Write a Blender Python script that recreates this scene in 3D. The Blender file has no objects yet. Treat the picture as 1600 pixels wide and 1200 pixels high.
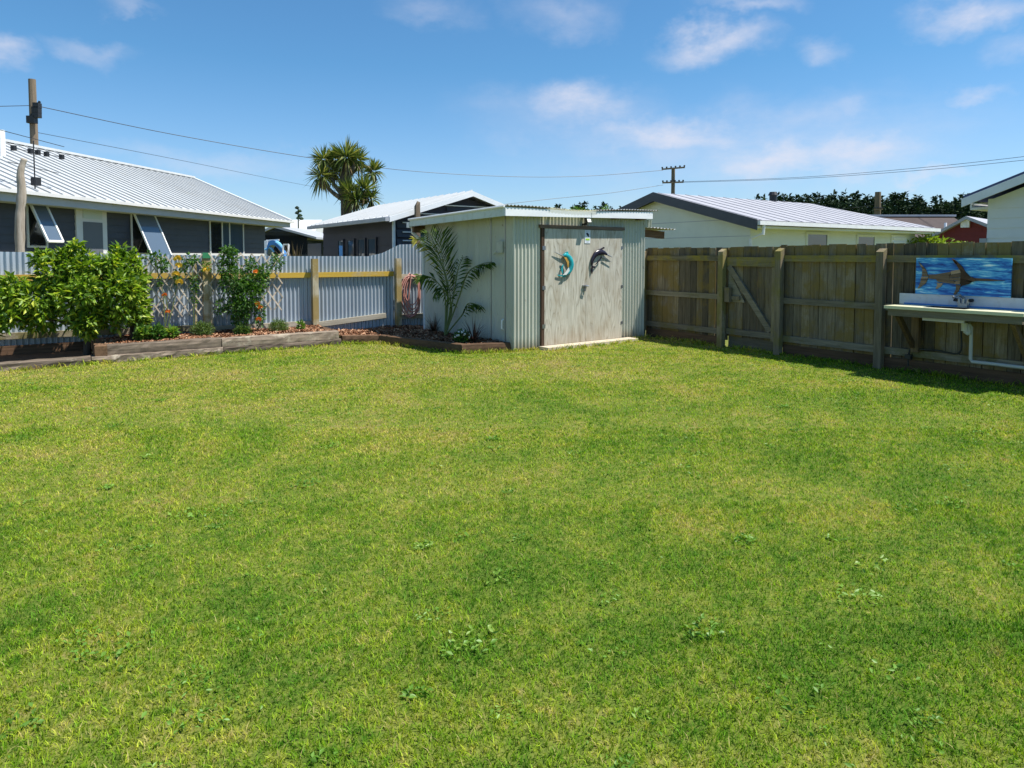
import bpy, math, random
import numpy as np
from mathutils import Vector, Matrix
random.seed(7); rng = np.random.default_rng(7)
S = bpy.context.scene; COL = S.collection
PI = math.pi
# ------------------------------------------------------------------ camera model (metres, yard axes)
F = 1080.; HOR = 400.; PITCH = math.radians(3.0); EYE = 1.64; YAW = math.radians(33.4)
PY = HOR + F*math.tan(PITCH)
cam_d = bpy.data.cameras.new('camera'); cam = bpy.data.objects.new('camera', cam_d); COL.objects.link(cam)
cam.location = (0, 0, EYE); cam.rotation_euler = (PI/2-PITCH, 0, -YAW)
cam_d.sensor_width = 36; cam_d.lens = 36*F/1600; cam_d.shift_y = -(600-PY)/1600
cam_d.clip_end = 3000; cam_d.clip_start = .05
S.camera = cam

def ray(x, y):
    a = (x-800)/F; b = -(y-PY)/F
    f = math.cos(PITCH)+b*math.sin(PITCH); z = -math.sin(PITCH)+b*math.cos(PITCH)
    return Vector((a*math.cos(YAW)+f*math.sin(YAW), -a*math.sin(YAW)+f*math.cos(YAW), z))
CAMP = Vector((0, 0, EYE))
def G(x, y, z=0.):
    r = ray(x, y); return CAMP+r*((z-EYE)/r.z)
def onY(x, y, Y):
    r = ray(x, y); return CAMP+r*(Y/r.y)
def onX(x, y, X):
    r = ray(x, y); return CAMP+r*(X/r.x)
def atd(x, y, d):
    r = ray(x, y); return CAMP+r*(d/math.hypot(r.x, r.y))

# ------------------------------------------------------------------ object helpers
WM = {}
GROUPS = {'marlin_ornament': 'marlin ornaments on the shed doors', 'lavender_bush': 'low rounded bushes in the raised bed', 'leafy_plant': 'leafy plants in the raised bed', 'utility_pole': 'timber power poles',
 'trellis': 'lattice trellises on the iron fence', 'citrus_tree': 'citrus trees by the iron fence'}
def prop(o, label=None, cat=None, group=None, kind=None):
    for k, v in (('label', label), ('category', cat), ('group', group), ('kind', kind)):
        if v: o[k] = v
    return o
def thing(name, label, cat, loc=(0, 0, 0), rz=0., group=None):
    o = bpy.data.objects.new(name, None); COL.objects.link(o)
    o.location = loc; o.rotation_euler = (0, 0, rz); o.empty_display_size = .2
    WM[o.name] = Matrix.Translation(Vector(loc)) @ Matrix.Rotation(rz, 4, 'Z')
    return prop(o, label, cat, group or GROUPS.get(name))

class MB:
    """collects shapes and links them as one mesh"""
    def __init__(s): s.v = []; s.f = []; s.r = []
    def add(s, vs, fs, rnd=None):
        n = len(s.v); r = random.random() if rnd is None else rnd
        s.v += [tuple(v) for v in vs]; s.f += [tuple(i+n for i in f) for f in fs]; s.r += [r]*len(vs); return s
    def box(s, x0, x1, y0, y1, z0, z1, rnd=None):
        return s.add([(x0,y0,z0),(x1,y0,z0),(x1,y1,z0),(x0,y1,z0),(x0,y0,z1),(x1,y0,z1),(x1,y1,z1),(x0,y1,z1)],
            [(3,2,1,0),(4,5,6,7),(0,1,5,4),(1,2,6,5),(2,3,7,6),(3,0,4,7)], rnd)
    def bar(s, p0, p1, w, h, up=(0,0,1), rnd=None):
        p0 = Vector(p0); p1 = Vector(p1); d = (p1-p0).normalized(); u = Vector(up)
        sd = d.cross(u)
        if sd.length < 1e-4: sd = d.cross(Vector((1,0,0)))
        sd.normalize(); u = sd.cross(d).normalized()
        vs = []
        for p in (p0, p1):
            for a, b in ((-1,-1),(1,-1),(1,1),(-1,1)): vs.append(p+sd*(a*w/2)+u*(b*h/2))
        return s.add(vs, [(3,2,1,0),(4,5,6,7),(0,1,5,4),(1,2,6,5),(2,3,7,6),(3,0,4,7)], rnd)
    def tube(s, pts, rad, n=8, rnd=None, cap=True, flat=1., fdir=None):
        pts = [Vector(p) for p in pts]; m = len(pts)
        rads = rad if isinstance(rad, (list, tuple)) else [rad]*m
        vs = []; fs = []; ref = None
        for i, p in enumerate(pts):
            d = (pts[min(i+1, m-1)]-pts[max(i-1, 0)]).normalized()
            if ref is None: ref = Vector((0,0,1)) if abs(d.z) < .9 else Vector((1,0,0))
            if fdir is not None: ref = Vector(fdir)
            a = d.cross(ref).normalized(); b = a.cross(d).normalized()
            if fdir is None: ref = b
            for k in range(n):
                t = 2*PI*k/n; vs.append(p+a*(math.cos(t)*rads[i])+b*(math.sin(t)*rads[i]*flat))
        for i in range(m-1):
            for k in range(n):
                k2 = (k+1) % n; fs.append((i*n+k, i*n+k2, (i+1)*n+k2, (i+1)*n+k))
        if cap: fs.append(tuple(range(n-1, -1, -1))); fs.append(tuple((m-1)*n+k for k in range(n)))
        return s.add(vs, fs, rnd)
    def prism(s, poly, off, rnd=None):
        """planar polygon (3D points) extruded by vector off"""
        off = Vector(off); n = len(poly); p = [Vector(q) for q in poly]
        return s.add(p+[q+off for q in p], [tuple(range(n-1,-1,-1)), tuple(range(n,2*n))]+[(i,(i+1)%n,n+(i+1)%n,n+i) for i in range(n)], rnd)
    def grid(s, P, rnd=None):
        """P[i][j] points"""
        m = len(P); n = len(P[0]); vs = [q for row in P for q in row]
        return s.add(vs, [(i*n+j, i*n+j+1, (i+1)*n+j+1, (i+1)*n+j) for i in range(m-1) for j in range(n-1)], rnd)
    def corr(s, p0, p1, tops, z0, pitch=.080, amp=.0155, nrm=(0,-1,0), seg=8, vert=None, rnd=.5, nz=1, z0f=None):
        """corrugated sheet standing between two ground points; tops: f(t)->z"""
        p0 = Vector(p0); p1 = Vector(p1); L = (p1-p0).length; n = max(2, int(L/pitch*seg)); N = Vector(nrm)
        cols = []
        for i in range(n+1):
            t = i/n; q = p0.lerp(p1, t)+N*(amp*math.sin(2*PI*t*L/pitch)); zt = tops(t*L) if callable(tops) else tops
            zb = z0f(t*L) if z0f else z0
            cols.append([(q.x, q.y, zb+(zt-zb)*k/nz) for k in range(nz+1)])
        return s.grid(cols, rnd)
    def build(s, name, mat, parent=None, world=True, smooth=False, label=None):
        vs = [Vector(v) for v in s.v]
        if parent is not None and world:
            inv = WM[parent.name].inverted(); vs = [inv @ v for v in vs]
        me = bpy.data.meshes.new(name); me.from_pydata(vs, [], s.f); me.update()
        at = me.attributes.new('rnd', 'FLOAT', 'POINT'); at.data.foreach_set('value', np.array(s.r, dtype=np.float32))
        if smooth: me.polygons.foreach_set('use_smooth', [True]*len(me.polygons))
        me.materials.append(mat); o = bpy.data.objects.new(name, me); COL.objects.link(o)
        if parent is not None: o.parent = parent; WM[o.name] = WM[parent.name]
        else: WM[o.name] = Matrix.Identity(4)
        if label: o['label'] = label
        return o

def np_mesh(name, verts, faces, mat, rnd, parent=None, smooth=False, quad=True):
    """verts (n,3) array; faces (m,k) array; rnd (n,)"""
    v = np.asarray(verts, dtype=np.float64)
    if parent is not None:
        inv = np.array(WM[parent.name].inverted()); v = v @ inv[:3,:3].T + inv[:3,3]
    me = bpy.data.meshes.new(name); me.vertices.add(len(v)); me.vertices.foreach_set('co', v.astype(np.float32).ravel())
    groups = faces if isinstance(faces, list) else [faces]
    tot = sum(len(f) for f in groups); nl = sum(f.size for f in groups)
    me.loops.add(nl); me.polygons.add(tot)
    me.loops.foreach_set('vertex_index', np.concatenate([f.ravel() for f in groups]).astype(np.int32))
    st = []; c = 0
    for f in groups: st.append(c+np.arange(len(f))*f.shape[1]); c += f.size
    me.polygons.foreach_set('loop_start', np.concatenate(st).astype(np.int32))
    if smooth: me.polygons.foreach_set('use_smooth', np.ones(tot, dtype=bool))
    me.update(calc_edges=True); me.validate()
    at = me.attributes.new('rnd', 'FLOAT', 'POINT'); at.data.foreach_set('value', np.asarray(rnd, dtype=np.float32))
    me.materials.append(mat); o = bpy.data.objects.new(name, me); COL.objects.link(o)
    if parent is not None: o.parent = parent; WM[o.name] = WM[parent.name]
    else: WM[o.name] = Matrix.Identity(4)
    return o

# ------------------------------------------------------------------ materials
class NT:
    def __init__(s, name):
        s.m = bpy.data.materials.new(name); s.m.use_nodes = True; s.t = s.m.node_tree
        s.b = s.t.nodes['Principled BSDF']; s.out = s.t.nodes['Material Output']
    def n(s, kind, **kw):
        x = s.t.nodes.new(kind)
        for k, v in kw.items(): setattr(x, k, v)
        return x
    def l(s, a, b): s.t.links.new(a, b)
    def noise(s, scale, detail=4, rough=.6, stretch=None, dist=0.):
        tc = s.n('ShaderNodeTexCoord'); mp = s.n('ShaderNodeMapping'); s.l(tc.outputs['Object'], mp.inputs['Vector'])
        if stretch: mp.inputs['Scale'].default_value = stretch
        nz = s.n('ShaderNodeTexNoise'); s.l(mp.outputs['Vector'], nz.inputs['Vector'])
        nz.inputs['Scale'].default_value = scale; nz.inputs['Detail'].default_value = detail
        nz.inputs['Roughness'].default_value = rough; nz.inputs['Distortion'].default_value = dist
        return nz.outputs['Fac']
    def ramp(s, fac, stops, interp='LINEAR'):
        r = s.n('ShaderNodeValToRGB'); r.color_ramp.interpolation = interp; e = r.color_ramp.elements
        while len(e) < len(stops): e.new(.5)
        for i, (p, c) in enumerate(stops):
            e[i].position = p; e[i].color = (c, c, c, 1) if isinstance(c, (int, float)) else (*c, 1)
        s.l(fac, r.inputs['Fac']); return r.outputs['Color']
    def mix(s, fac, a, b, mode='MIX'):
        x = s.n('ShaderNodeMix', data_type='RGBA', blend_type=mode)
        for sock, v in ((x.inputs[0], fac), (x.inputs[6], a), (x.inputs[7], b)):
            if isinstance(v, (int, float)): sock.default_value = v
            elif isinstance(v, tuple): sock.default_value = (*v, 1)
            else: s.l(v, sock)
        return x.outputs[2]
    def attr(s, name='rnd'):
        a = s.n('ShaderNodeAttribute'); a.attribute_name = name; return a.outputs['Fac']
    def math(s, op, a, b=None):
        x = s.n('ShaderNodeMath', operation=op)
        for i, v in ((0, a), (1, b)):
            if v is None: continue
            if isinstance(v, (int, float)): x.inputs[i].default_value = v
            else: s.l(v, x.inputs[i])
        return x.outputs[0]
    def bump(s, h, strength=.3, dist=.01):
        b = s.n('ShaderNodeBump'); b.inputs['Strength'].default_value = strength; b.inputs['Distance'].default_value = dist
        s.l(h, b.inputs['Height']); s.l(b.outputs['Normal'], s.b.inputs['Normal'])
    def fin(s, col, rough=.7, metal=0., spec=.4):
        if isinstance(col, tuple): s.b.inputs['Base Color'].default_value = (*col, 1)
        else: s.l(col, s.b.inputs['Base Color'])
        s.b.inputs['Roughness'].default_value = rough; s.b.inputs['Metallic'].default_value = metal
        s.b.inputs['Specular IOR Level'].default_value = spec
        return s.m

def paint(name, c, var=.12, scale=1.5, rough=.55, metal=0., dirt=None, bump=0., stretch=None, spec=.4):
    t = NT(name); nz = t.noise(scale, 5, .65, stretch)
    lo = tuple(x*(1-var) for x in c); hi = tuple(min(1, x*(1+var)) for x in c)
    col = t.ramp(nz, [(.3, lo), (.7, hi)])
    if dirt:
        d = t.ramp(t.noise(scale*3.1, 6, .7, stretch), [(.52, 0.), (.72, 1.)]); col = t.mix(t.math('MULTIPLY', d, dirt[1]), col, dirt[0])
    if bump: t.bump(t.noise(scale*20, 4), bump)
    return t.fin(col, rough, metal, spec)

def wood(name, c, dark, axis='Z', moss=None, moss_amt=.5, rough=.85, rv=.35, grain=14., moss_scale=2.):
    """weathered timber: grain runs along the given axis, 'rnd' varies each plank"""
    t = NT(name); st = {'Z': (1, 1, .06), 'X': (.06, 1, 1), 'Y': (1, .06, 1)}[axis]
    g = t.noise(grain*3, 6, .7, st, .6); g2 = t.noise(grain*.5, 4, .6, st, 1.2)
    col = t.ramp(t.math('ADD', t.math('MULTIPLY', g, .6), t.math('MULTIPLY', g2, .4)), [(.34, dark), (.62, c)])
    r = t.attr(); k = t.ramp(r, [(0, 1-rv), (1, 1+rv)])
    col = t.mix(1., col, k, 'MULTIPLY')
    if moss:
        m = t.ramp(t.math('ADD', t.noise(moss_scale, 6, .7), t.math('MULTIPLY', r, .16)), [(.62-.25*moss_amt, 0.), (.74-.2*moss_amt, 1.)])
        col = t.mix(t.math('MULTIPLY', m, .85), col, moss)
    t.bump(g, .5, .006)
    return t.fin(col, rough, 0, .2)

def leaf(name, c1, c2, c3=None, transl=.35, rough=.45, spec=.4):
    t = NT(name); r = t.attr(); stops = [(0, c1), (.6, c2), (1, c3 or c2)]
    col = t.ramp(r, stops); t.fin(col, rough, 0, spec)
    tr = t.n('ShaderNodeBsdfTranslucent'); mx = t.n('ShaderNodeMixShader'); mx.inputs[0].default_value = transl
    t.l(t.mix(1., col, (1.25, 1.3, .55), 'MULTIPLY'), tr.inputs['Color'])
    t.l(t.b.outputs[0], mx.inputs[1]); t.l(tr.outputs[0], mx.inputs[2]); t.l(mx.outputs[0], t.out.inputs['Surface'])
    return t.m

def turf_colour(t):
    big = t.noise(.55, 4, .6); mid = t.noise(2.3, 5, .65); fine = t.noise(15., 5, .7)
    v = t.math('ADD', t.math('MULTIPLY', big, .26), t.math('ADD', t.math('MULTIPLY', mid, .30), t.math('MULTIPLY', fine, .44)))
    tc = t.n('ShaderNodeTexCoord'); sp = t.n('ShaderNodeSeparateXYZ'); t.l(tc.outputs['Object'], sp.inputs[0])
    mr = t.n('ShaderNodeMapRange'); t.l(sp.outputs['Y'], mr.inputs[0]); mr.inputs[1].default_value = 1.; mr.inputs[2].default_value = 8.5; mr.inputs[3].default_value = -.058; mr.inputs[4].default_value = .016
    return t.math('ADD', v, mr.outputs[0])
def m_turf_ground():
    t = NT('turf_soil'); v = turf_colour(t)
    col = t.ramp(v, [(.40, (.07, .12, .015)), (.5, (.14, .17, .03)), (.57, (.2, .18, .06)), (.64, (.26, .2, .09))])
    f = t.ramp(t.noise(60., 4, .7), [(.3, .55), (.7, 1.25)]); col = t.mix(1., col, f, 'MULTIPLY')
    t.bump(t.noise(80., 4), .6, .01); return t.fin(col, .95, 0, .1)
def m_grass():
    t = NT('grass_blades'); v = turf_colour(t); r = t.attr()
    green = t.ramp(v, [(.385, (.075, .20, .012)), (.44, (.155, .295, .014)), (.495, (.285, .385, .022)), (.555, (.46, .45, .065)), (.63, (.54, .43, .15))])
    k = t.ramp(r, [(0, .4), (.5, .95), (1, 1.6)]); col = t.mix(1., green, k, 'MULTIPLY')  # random blade tone, its dark end widened to paint in shadowed specks
    # dry straw blades, more of them where the turf is thin
    dry = t.math('GREATER_THAN', t.math('ADD', r, t.math('MULTIPLY', v, .55)), 1.18)
    col = t.mix(t.math('MULTIPLY', dry, .85), col, (.42, .34, .15))
    sp_ = t.ramp(t.noise(2.6, 3, .55), [(.70, 0.), (.76, 1.)]); col = t.mix(t.math('MULTIPLY', sp_, .75), col, (.40, .26, .13))
    t.fin(col, .55, 0, .12)
    tr = t.n('ShaderNodeBsdfTranslucent'); mx = t.n('ShaderNodeMixShader'); mx.inputs[0].default_value = .38
    t.l(t.mix(1., col, (1.2, 1.25, .6), 'MULTIPLY'), tr.inputs['Color'])
    t.l(t.b.outputs[0], mx.inputs[1]); t.l(tr.outputs[0], mx.inputs[2]); t.l(mx.outputs[0], t.out.inputs['Surface'])
    return t.m
def m_shed_tin():
    t = NT('sage_painted_tin'); c = (.49, .50, .43)
    nz = t.noise(2.2, 5, .65, (1, 1, .25)); col = t.ramp(nz, [(.3, tuple(x*.86 for x in c)), (.7, tuple(x*1.1 for x in c))])
    tc = t.n('ShaderNodeTexCoord'); sp = t.n('ShaderNodeSeparateXYZ'); t.l(tc.outputs['Object'], sp.inputs[0])
    low = t.ramp(t.math('ADD', sp.outputs['Z'], t.math('MULTIPLY', t.noise(14, 4, .7, (1, 1, .2)), .35)), [(.16, 1.), (.42, 0.)])
    col = t.mix(t.math('MULTIPLY', low, .9), col, (.2, .15, .08))
    sp2 = t.ramp(t.noise(22, 4, .75, (1, 1, .35)), [(.64, 0.), (.71, 1.)]); col = t.mix(t.math('MULTIPLY', sp2, .8), col, (.17, .10, .05))
    st = t.ramp(t.noise(6, 5, .7, (1, 1, .06)), [(.55, 0.), (.75, 1.)]); col = t.mix(t.math('MULTIPLY', st, .3), col, (.34, .33, .2))
    return t.fin(col, .5, 0, .35)
def m_galv():
    t = NT('galvanised_tin'); c = (.385, .45, .52)
    nz = t.noise(1.3, 5, .65, (1, 1, .3)); col = t.ramp(nz, [(.3, tuple(x*.82 for x in c)), (.7, tuple(x*1.12 for x in c))])
    st = t.ramp(t.noise(9, 5, .7, (1, 1, .05)), [(.58, 0.), (.72, 1.)]); col = t.mix(t.math('MULTIPLY', st, .35), col, (.36, .36, .36))
    return t.fin(col, .42, .25, .5)
def m_ply():
    t = NT('weathered_plywood')
    tc = t.n('ShaderNodeTexCoord'); mp = t.n('ShaderNodeMapping'); t.l(tc.outputs['Object'], mp.inputs['Vector']); mp.inputs['Scale'].default_value = (1, 1, .16)
    nz = t.n('ShaderNodeTexNoise'); t.l(mp.outputs[0], nz.inputs['Vector']); nz.inputs['Scale'].default_value = 2.6; nz.inputs['Detail'].default_value = 2
    rings = t.math('FRACT', t.math('MULTIPLY', nz.outputs['Fac'], 22.))
    grain = t.ramp(rings, [(0, (.39, .37, .31)), (.55, (.52, .50, .43)), (.85, (.45, .43, .365)), (1, (.27, .245, .19))])
    f = t.ramp(t.noise(60, 4, .7, (1, 1, .04)), [(.3, .78), (.7, 1.15)]); col = t.mix(1., grain, f, 'MULTIPLY')
    st = t.ramp(t.noise(3.2, 5, .65, (1, 1, .5)), [(.47, 0.), (.68, 1.)]); col = t.mix(t.math('MULTIPLY', st, .6), col, (.27, .215, .14))
    dk = t.ramp(t.noise(5., 6, .75, (1, 1, .22)), [(.58, 0.), (.7, 1.)]); col = t.mix(t.math('MULTIPLY', dk, .7), col, (.17, .145, .115))
    tc2 = t.n('ShaderNodeTexCoord'); sp = t.n('ShaderNodeSeparateXYZ'); t.l(tc2.outputs['Object'], sp.inputs[0])
    lw = t.ramp(t.math('ADD', sp.outputs['Z'], t.math('MULTIPLY', t.noise(4, 5, .7, (1, 1, .3)), 1.1)), [(.55, 1.), (1.0, 0.)]); col = t.mix(t.math('MULTIPLY', lw, .5), col, (.25, .19, .115))
    gy = t.ramp(t.noise(1.6, 4, .6), [(.45, 0.), (.7, 1.)]); col = t.mix(t.math('MULTIPLY', gy, .35), col, (.46, .44, .38))
    t.bump(rings, .12, .004); return t.fin(col, .85, 0, .2)
def m_sea():
    t = NT('painted_sea'); n1 = t.noise(7, 5, .65, (.5, .22, 1.8), .8); n2 = t.noise(17, 4, .7, (.6, .22, 1.9), .8)
    v = t.math('ADD', t.math('MULTIPLY', n1, .55), t.math('MULTIPLY', n2, .45))
    return t.fin(t.ramp(v, [(.38, (.012, .05, .25)), (.46, (.025, .16, .52)), (.515, (.06, .34, .70)), (.56, (.2, .58, .8)), (.62, (.75, .9, .95))]), .5, 0, .3)
def m_glass(name, c=(.05, .07, .09), rough=.04):
    t = NT(name); return t.fin(c, rough, 0, .9)
def m_clear_sheet():
    t = NT('clear_roof_sheet'); t.fin((.85, .85, .78), .3)
    tp = t.n('ShaderNodeBsdfTransparent'); tp.inputs['Color'].default_value = (.95, .9, .72, 1)
    mx = t.n('ShaderNodeMixShader'); mx.inputs[0].default_value = .72
    t.l(t.b.outputs[0], mx.inputs[1]); t.l(tp.outputs[0], mx.inputs[2]); t.l(mx.outputs[0], t.out.inputs['Surface']); return t.m
def m_mulch():
    t = NT('bark_chips'); r = t.attr()
    return t.fin(t.ramp(r, [(0, (.07, .03, .015)), (.45, (.20, .09, .045)), (.8, (.36, .19, .11)), (1, (.5, .34, .22))]), .9, 0, .15)
def m_flat(name, c, rough=.5, metal=0., spec=.4): return NT(name).fin(c, rough, metal, spec)

M = dict(
 tin=m_shed_tin(), galv=m_galv(), ply=m_ply(), sea=m_sea(), clear=m_clear_sheet(), chips=m_mulch(),
 turf=m_turf_ground(), grass=m_grass(),
 white=paint('white_paint', (.78, .79, .79), .06, 2., .45, dirt=((.5, .48, .42), .35)),
 fascia=paint('white_fascia_paint', (.76, .78, .8), .06, 3., .4, dirt=((.45, .44, .38), .3), stretch=(.4, 1, 1)),
 sagefascia=paint('pale_sage_paint', (.55, .62, .58), .08, 3., .5, dirt=((.35, .38, .2), .5)),
 roofw=paint('white_roof_steel', (.56, .57, .57), .05, .8, .5, dirt=((.5, .47, .42), .3)), roofh=paint('silver_white_roof', (.43, .445, .45), .05, .8, .5, dirt=((.36, .34, .3), .4), stretch=(1, .3, 1)),
 roofg=paint('grey_white_roof', (.33, .33, .36), .07, .7, .55, dirt=((.5, .5, .48), .3)),
 roofrust=paint('aged_roof_tin', (.5, .5, .47), .2, 4., .5, .2, dirt=((.2, .1, .06), .7)),
 charcoal=paint('charcoal_weatherboard', (.050, .054, .068), .15, 1.2, .6),
 garagewall=paint('dark_plum_weatherboard', (.030, .030, .043), .15, 1.2, .6),
 cream=paint('cream_wall', (.74, .76, .66), .05, .8, .7, dirt=((.6, .6, .5), .25)),
 whitewall=paint('white_weatherboard', (.72, .74, .74), .05, .8, .6),
 darktrim=paint('dark_barge_paint', (.06, .065, .075), .2, 2., .5),
 greytrim=paint('grey_gutter_paint', (.38, .39, .42), .06, 2., .5),
 frame=paint('pale_window_frame', (.62, .61, .6), .05, 2., .5),
 glass=m_glass('window_glass', (.06, .085, .12)), darkglass=m_glass('dark_window_glass', (.018, .02, .025)),
 frost=m_flat('frosted_glass', (.5, .55, .52), .4), curtain=m_flat('blue_curtained_glass', (.09, .125, .17), .12, 0, .7),
 grill=m_flat('grey_screen', (.12, .13, .15), .6),
 pal=wood('weathered_paling', (.25, .205, .14), (.07, .055, .036), 'Z', (.21, .145, .04), .3, rv=.5),
 rail=wood('mossy_rail', (.31, .265, .17), (.12, .10, .055), 'Y', (.30, .23, .03), .6),
 raillow=wood('grey_rail', (.31, .27, .2), (.13, .11, .075), 'Y', (.16, .14, .05), .2),
 post=wood('grey_fence_post', (.30, .245, .165), (.12, .10, .065), 'Z', (.2, .17, .05), .2),
 postcap=wood('orange_cut_timber', (.5, .3, .13), (.32, .18, .07), 'Z', None),
 lpost=wood('pale_round_post', (.42, .38, .28), (.22, .19, .13), 'Z', (.28, .2, .06), .3),
 lrail=wood('lichen_rail', (.48, .41, .26), (.28, .23, .13), 'X', (.52, .33, .025), .75, moss_scale=1.2),
 lrailp=wood('pale_low_rail', (.5, .46, .38), (.3, .27, .2), 'X', None),
 sleeper=wood('weathered_sleeper', (.235, .185, .14), (.03, .023, .018), 'X', (.40, .35, .27), -.25, rv=.3, grain=10, moss_scale=3.5),
 sleeperb=wood('brown_sleeper', (.17, .10, .06), (.06, .035, .02), 'X', None, rv=.3, grain=9),
 sleepery=wood('brown_sleeper_along', (.16, .095, .055), (.06, .035, .02), 'Y', None, rv=.3, grain=9),
 jamb=wood('dark_door_timber', (.12, .075, .05), (.05, .03, .02), 'Z', None),
 lintel=wood('lintel_timber', (.26, .18, .13), (.12, .08, .055), 'X', None),
 beam=wood('rough_brown_beam', (.16, .09, .05), (.06, .035, .02), 'X', None),
 bench=wood('grey_bench_rail', (.23, .2, .15), (.1, .09, .06), 'Y', None), brace=wood('brown_brace', (.17, .115, .06), (.07, .045, .025), 'Z', None),
 drift=wood('driftwood', (.36, .27, .18), (.14, .10, .065), 'Y', None, rv=.5, grain=20),
 driftd=wood('dark_driftwood', (.13, .085, .055), (.05, .03, .02), 'Y', None, rv=.5, grain=20),
 trell=wood('trellis_slat', (.62, .53, .43), (.42, .34, .26), 'Z', None), concrete=paint('concrete', (.46, .40, .31), .12, 5., .85, bump=.3),
 benchtop=paint('cream_laminate', (.62, .6, .4), .05, 3., .4), splash=paint('worn_white_panel', (.58, .6, .64), .08, 4., .45, dirt=((.45, .4, .36), .5)),
 steel=m_flat('dull_steel', (.35, .37, .4), .35, .8), black=m_flat('black_plastic', (.02, .02, .022), .45), pvc=paint('grey_white_pvc', (.55, .56, .55), .05, 3., .4),
 pipe=m_flat('black_poly_pipe', (.025, .028, .028), .5), hose=paint('faded_red_hose', (.50, .24, .20), .2, 6., .5),
 green=m_flat('green_cap', (.04, .22, .10), .4), teal=paint('teal_enamel', (.02, .30, .34), .35, 14., .25),
 silver=paint('silver_belly', (.6, .62, .6), .15, 12., .3), orange=paint('orange_enamel', (.45, .26, .06), .4, 16., .35),
 blackfish=paint('black_enamel', (.022, .018, .03), .3, 10., .25), signw=m_flat('sign_white', (.66, .7, .76), .4), signg=m_flat('sign_green', (.35, .55, .05), .5), signk=m_flat('sign_black', (.01, .01, .015), .5), signb=m_flat('sign_grey', (.35, .38, .42), .5),
 lamp=m_flat('lamp_lens', (.75, .76, .66), .25), bluepl=m_flat('blue_plastic', (.05, .2, .5), .35), ltblue=m_flat('light_blue_plastic', (.2, .5, .8), .35),
 pole=wood('utility_pole_timber', (.22, .17, .12), (.10, .075, .05), 'Z', None, rv=.1), wire=m_flat('wire', (.03, .03, .035), .5), deadwood=wood('dead_trunk', (.40, .35, .29), (.2, .16, .12), 'Z', None),
 bark=wood('bark', (.16, .13, .10), (.07, .055, .04), 'Z', None), red=paint('red_weatherboard', (.16, .022, .02), .12, 2., .65), brownroof=paint('brown_roof_tiles', (.045, .03, .028), .2, 3., .8),
 citrus=leaf('citrus_leaf', (.03, .085, .012), (.19, .32, .022), (.52, .55, .07)), rose=leaf('rose_leaf', (.03, .09, .015), (.07, .17, .025), (.14, .26, .04)),
 lowleaf=leaf('bedding_leaf', (.05, .13, .02), (.13, .25, .03), (.28, .36, .05)), lav=leaf('lavender_leaf', (.06, .11, .03), (.12, .19, .05), (.2, .27, .08)),
 weed=leaf('weed_leaf', (.10, .215, .03), (.15, .30, .03), (.26, .37, .07)), palm=leaf('palm_leaf', (.025, .065, .015), (.06, .125, .02), (.16, .22, .04), .3, .65, .2), palmlit=leaf('sunlit_palm_leaf', (.3, .3, .05), (.4, .38, .08)),  # last one: sunlight on a frond put into a yellow leaf colour
 stem=paint('green_stem', (.13, .17, .05), .15, 5., .5), flax=leaf('bronze_flax', (.05, .025, .02), (.10, .05, .035), (.13, .09, .05), .2),
 cord=leaf('cabbage_tree_leaf', (.035, .06, .015), (.11, .16, .03), (.34, .32, .10), .25), corddead=leaf('dead_cabbage_leaf', (.08, .055, .03), (.17, .12, .06), None, .2),
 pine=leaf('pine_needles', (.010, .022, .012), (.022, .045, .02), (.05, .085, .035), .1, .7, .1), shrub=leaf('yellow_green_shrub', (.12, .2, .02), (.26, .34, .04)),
 yellow=m_flat('yellow_petal', (.75, .5, .05), .5), orangef=m_flat('orange_petal', (.8, .25, .04), .5), whitef=m_flat('white_petal', (.7, .72, .7), .5),
)

# ------------------------------------------------------------------ ground
def sheet(name, poly, z, mat):
    mb = MB(); mb.add([(x, y, z) for x, y in poly], [tuple(range(len(poly)))]); o = mb.build(name, mat); o['kind'] = 'structure'; return o
sheet('ground', [(-900, -300), (900, -300), (900, 1200), (-900, 1200)], -.02, M['turf'])
sheet('lawn', [(-14, -3), (10.12, -3), (10.12, 10.4), (6.5, 10.4), (6.5, 13.8), (-14, 13.8)], 0., M['turf'])

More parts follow.
